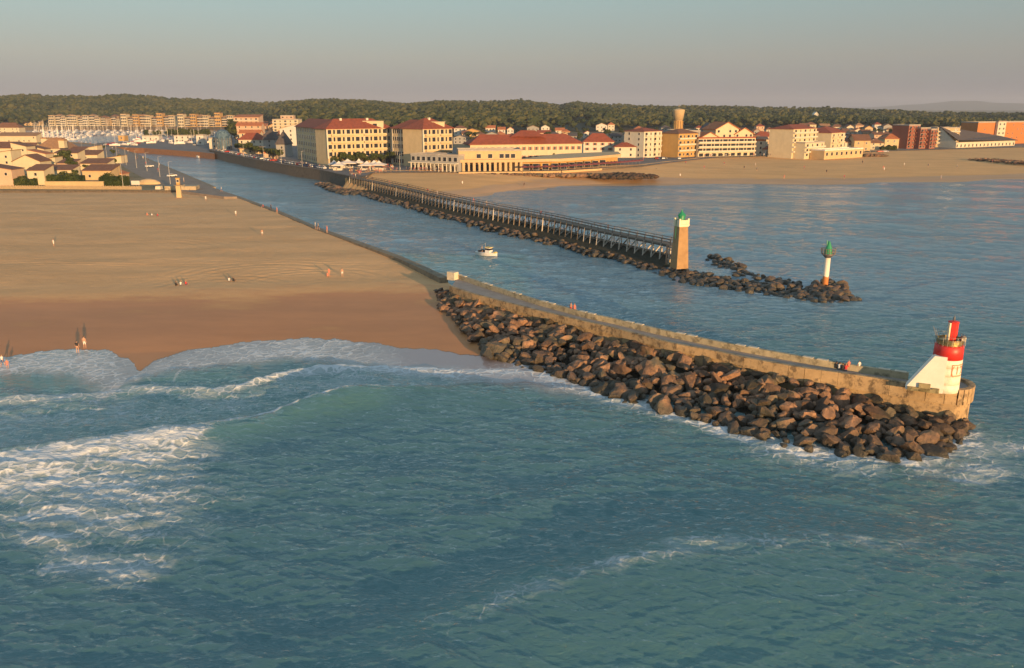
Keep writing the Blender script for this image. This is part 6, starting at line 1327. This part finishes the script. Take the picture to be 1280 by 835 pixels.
P = at(186, 230, 4.0); s_ = mpp(P); mb = MB(); mb.lathe([(15*s_, 0), (14*s_, 3*s_), (9*s_, 6.5*s_), (3*s_, 8*s_)], 14); o = mb.build('round_kiosk', WM['sand'], loc=P); o.scale = (1, .5, .8); tag(o, 'round domed sandy kiosk beside the promenade', 'kiosk')
P = at(199, 237, 3.8); s_ = mpp(P); mb = MB(); mb.box((0, 0, 2*s_), (7*s_, 2.5, 5*s_), taper=.85); tag(mb.build('concrete_block', M_PARB, loc=P), 'pale concrete block left of the sloping shelter', 'block')
# rock mass on the north beach and the dark outfall on the right
def rock_heap(px, py, zz, rx, ry, hh, n, lab, seed, kind='rocks'):
    g = np.random.default_rng(seed); P = at(px, py, zz); VV = []; FF = []; o0 = 0
    for i in range(n):
        a = g.random()*6.28; q = math.sqrt(g.random()); v, f = ROCK_LOW[int(g.integers(6))]; s = .5+.8*g.random(); VV.append(v*s+np.array([math.cos(a)*q*rx, math.sin(a)*q*ry, hh*(1-q)])); FF.append(f+o0); o0 += len(v)
    o = np_mesh('rock_heap', np.concatenate(VV), np.concatenate(FF), M_ROCK, False); o.location = P; tag(o, lab, 'rocks', kind='stuff')
rock_heap(779, 220.5, 3.0, 17, 9, 1.4, 320, 'heap of dark rocks on the sand below the terrace end', 1)
for k, x in enumerate(range(600, 745, 16)): rock_heap(x, 219+.5*math.sin(x), 3.6, 7, 1.6, .3, 36, 'thin line of dark rocks on the sand under the seawall', 20+k)
for k, x in enumerate(range(1226, 1300, 12)): rock_heap(x, 199.5+(x-1226)*.075, 3.4, 9, 1.2, .5, 40, 'dark rock line running into the right edge of the beach', 40+k)
rock_heap(1085, 194.5, 4.6, 14, 3, .8, 70, 'low dark hollow of stones under the hedge terrace', 61)
for k in range(9): 
    a = resample(QUAY_PX_V := [Vector((x, y, 0)) for x, y in ((404, 231), (415, 235), (428, 240), (441, 243))], 9)[k]; rock_heap(a.x, a.y, .2, 4, 2.5, .9, 26, 'brown rocks at the foot of the quay wall where the pier begins', 70+k)
# ------------------------------------------------------------------ boats
M_HULL = mat('white_hull', (.78, .75, .70), (.70, .67, .62), scale=1.5, rough=.35); M_HULLB = mat('navy_hull', (.04, .06, .14), rough=.35); M_SAILC = mat('blue_sail_cover', (.05, .10, .30), rough=.8); M_MAST = mat('pale_mast', (.62, .58, .52), rough=.4, metal=.3)
def hull(mb, L, B, Hh, mi=0):
    n = 12; vs = []; 
    for k in range(n+1):
        u = k/n; x = -L/2+L*u; w = B/2*(1-max(0, (u-.35)/.65)**2.2)*(0.86+.14*min(1, u/.2)); zt = Hh*(1+.25*u*u)
        vs += [(x, -w, zt), (x, -w*.75, -.1), (x, 0, -.35), (x, w*.75, -.1), (x, w, zt)]
    fs = []
    for k in range(n):
        for j in range(4): a = k*5+j; fs.append((a, a+1, a+6, a+5))
        fs.append((k*5+4, k*5, k*5+5, k*5+9))
    fs.append((0, 4, 3, 2, 1)); mb.add(vs, fs, mi)
def sail_proto(L, m, cov):
    r = empty('sailing_boat', (0, 0, -80)); mb = MB(); hull(mb, L, L*.3, .95); h = mb.build('hull', m, r); fix_normals(h)
    mb = MB(); mb.box((-.3, 0, 1.25), (L*.38, L*.17, .5), taper=.85); mb.build('cabin', M_HULL, r)
    mb = MB(); mb.lathe([(.13, 1), (.08, L*1.45)], 6, (.6, 0, 0)); mb.bar((.6, -.9, L*.9), (.6, .9, L*.9), .06); mb.build('mast', M_MAST, r); mb = MB(); mb.bar((.5, 0, 2.1), (-L*.36, 0, 2.1), .28); mb.build('boom_cover', cov, r); return r
def motor_proto(L):
    r = empty('motor_boat', (0, 0, -80)); mb = MB(); hull(mb, L, L*.34, 1.1); h = mb.build('hull', M_HULL, r); fix_normals(h); mb = MB(); mb.box((-.2, 0, 1.6), (L*.36, L*.22, .9), taper=.8); mb.build('cabin', M_HULL, r); mb = MB(); mb.box((-.2, 0, 1.75), (L*.37, L*.225, .3), taper=.96); mb.build('windscreen', M_GLASS, r); return r
BPR = [sail_proto(9, M_HULL, M_SAILC), sail_proto(11, M_HULL, M_SAILC), sail_proto(10, M_HULLB, CW), sail_proto(8, M_HULL, CR), motor_proto(7.5)]
BL = ['white sailing boat with blue sail cover moored in the marina', 'larger white sailing boat moored in the marina', 'navy sailing boat with white sail cover moored in the marina', 'white sailing boat with red sail cover moored in the marina', 'white motor boat moored in the marina']
bu = set(); bgx = random.Random(4); nb_ = 0
def free_water(x, y):
    if y > 158.8+ .0 and x < 30: return False
    if y > 165 and x > 66+(y-165)*0 and False: return False
    return True
for row in range(11):
    y = 160.2+row*1.5; xs = x0 = 30+row*1.5; x1 = (296 if row < 5 else (175 if row < 7 else 112-(row-7)*8))
    x = x0
    while x < x1:
        x += bgx.uniform(6.5, 11.0) if row < 7 else bgx.uniform(4.2, 7.5)
        if nb_ > 290: break
        k = bgx.choice([0, 0, 1, 1, 2, 3, 4, 4]); P = at(x, y+bgx.uniform(-.4, .4), 0); rz = R(90+bgx.uniform(-6, 6)) if row % 2 else R(-90+bgx.uniform(-6, 6))
        g_ = 'boats moored in the marina'
        if k not in bu: bu.add(k); o = BPR[k]; o.location = P; o.rotation_euler.z = rz; tag(o, BL[k], 'boat', g_)
        else: o = dup(BPR[k], P, rz, BL[k], g_)
        tag(o, BL[k]+(' in the farthest rows' if row < 4 else ' in the middle rows' if row < 7 else ' nearest the villas'), 'boat', g_); nb_ += 1
# pontoons
for row in range(0, 11, 2):
    y = 160.9+row*1.5; x1 = (290 if row < 5 else (172 if row < 7 else 108-(row-7)*8)); A = at(30+row*1.5, y, .5); B = at(x1, y, .5); mb = MB(); mb.bar((0, 0, 0), tuple(B-A), 2.2, .5)
    tag(mb.build('pontoon', M_DECK, loc=A), f'long grey marina pontoon between the moored boats, {ordn[row//2]} from the far shore', 'pontoon')
# fishing boat in the channel
P = at(609, 319, .1); r = empty('fishing_boat', P, R(-38), 'small white working boat with crew gear and a wheelhouse in the middle of the channel', 'boat')
mb = MB(); hull(mb, 7.2, 2.5, .8); h = mb.build('hull', M_HULL, r); fix_normals(h); mb = MB(); mb.box((.6, 0, 1.5), (1.6, 1.5, 1.5), taper=.9); mb.build('wheelhouse', M_HULL, r); mb = MB(); mb.box((.6, 0, 1.8), (1.62, 1.46, .5), taper=.98); mb.build('windows', M_GLASS, r)
mb = MB(); mb.box((.6, 0, 2.3), (1.9, 1.7, .1)); mb.build('roof', CY, r); mb = MB(); mb.box((-1.6, .3, 1.0), (1.3, .9, .6)); mb.box((-2.4, -.4, .95), (.7, .7, .5)); mb.build('gear', CK, r)
mb = MB(); mb.bar((-.6, 0, 1), (-.6, 0, 3.4), .08); mb.bar((-.6, 0, 3.2), (-2.6, 0, 2.4), .06); mb.build('mast', M_MAST, r); mb = MB(); mb.box((2.9, 0, 1.1), (.9, 1.2, .35), taper=.5); mb.build('bow_rail', CY, r)
r.scale = (.88,)*3
for k, (dx, dy) in enumerate(((-1.2, -.5), (-.3, .7))): 
    p = P+Vector((dx*math.cos(R(-38))-dy*math.sin(R(-38)), dx*math.sin(R(-38))+dy*math.cos(R(-38)), .55)); person('kb' if k else 'gy', p, 60+k*90, ['person in grey standing at the stern of the small working boat', 'person in black standing beside the wheelhouse of the working boat'][k])
P = at(247.5, 196.5, .1); mb = None; o = dup(BPR[4], P, R(130), 'white motor boat heading up the channel towards the marina', None); 
if 'group' in o: del o['group']
tag(o, 'white motor boat heading up the channel towards the marina', 'boat')

# boats laid up ashore, trees and people that fill the marina yard and the promenade
for i in range(34):
    x = pg.uniform(135, 268); y = pg.uniform(174.6, 180) if x > 170 else pg.uniform(179.5, 182); P = at(x, y, 4.5); k = pg.choice([0, 3, 4, 4])
    dup(BPR[k], P, pg.uniform(0, 6.28), ['white sailing boat with blue sail cover laid up ashore on the mole', '', '', 'white sailing boat with red sail cover laid up ashore on the mole', 'white motor boat laid up ashore on the mole'][k], 'boats laid up on the mole')
for i in range(22): put_tree(pg.uniform(180, 262), pg.uniform(170.5, 175), 4.5, 'green tree in the marina yard behind the mole', 'trees in the marina yard', .9)
for i in range(24):
    j = resample(BANK[7:], 60)[int(pg.random()*59)]; person(pg.choice(['ww', 'rb', 'wb', 'kb', 'gy']), Vector((j.x-pg.uniform(2, 12), j.y-1, 4.06)), pg.uniform(0, 360), 'person strolling on the asphalt promenade by the channel', 'people on the promenade', 1.15)
for x, y in ((187, 209), (215, 221), (152, 200)): car(at(x, y, 4.06), 1.0, 'standing on the asphalt promenade', 'vehicles on the promenade')
for i in range(26): put_tree(pg.uniform(20, 150), pg.uniform(186, 225), 4.0, 'small dark garden tree between the villas', 'small garden trees', .42)
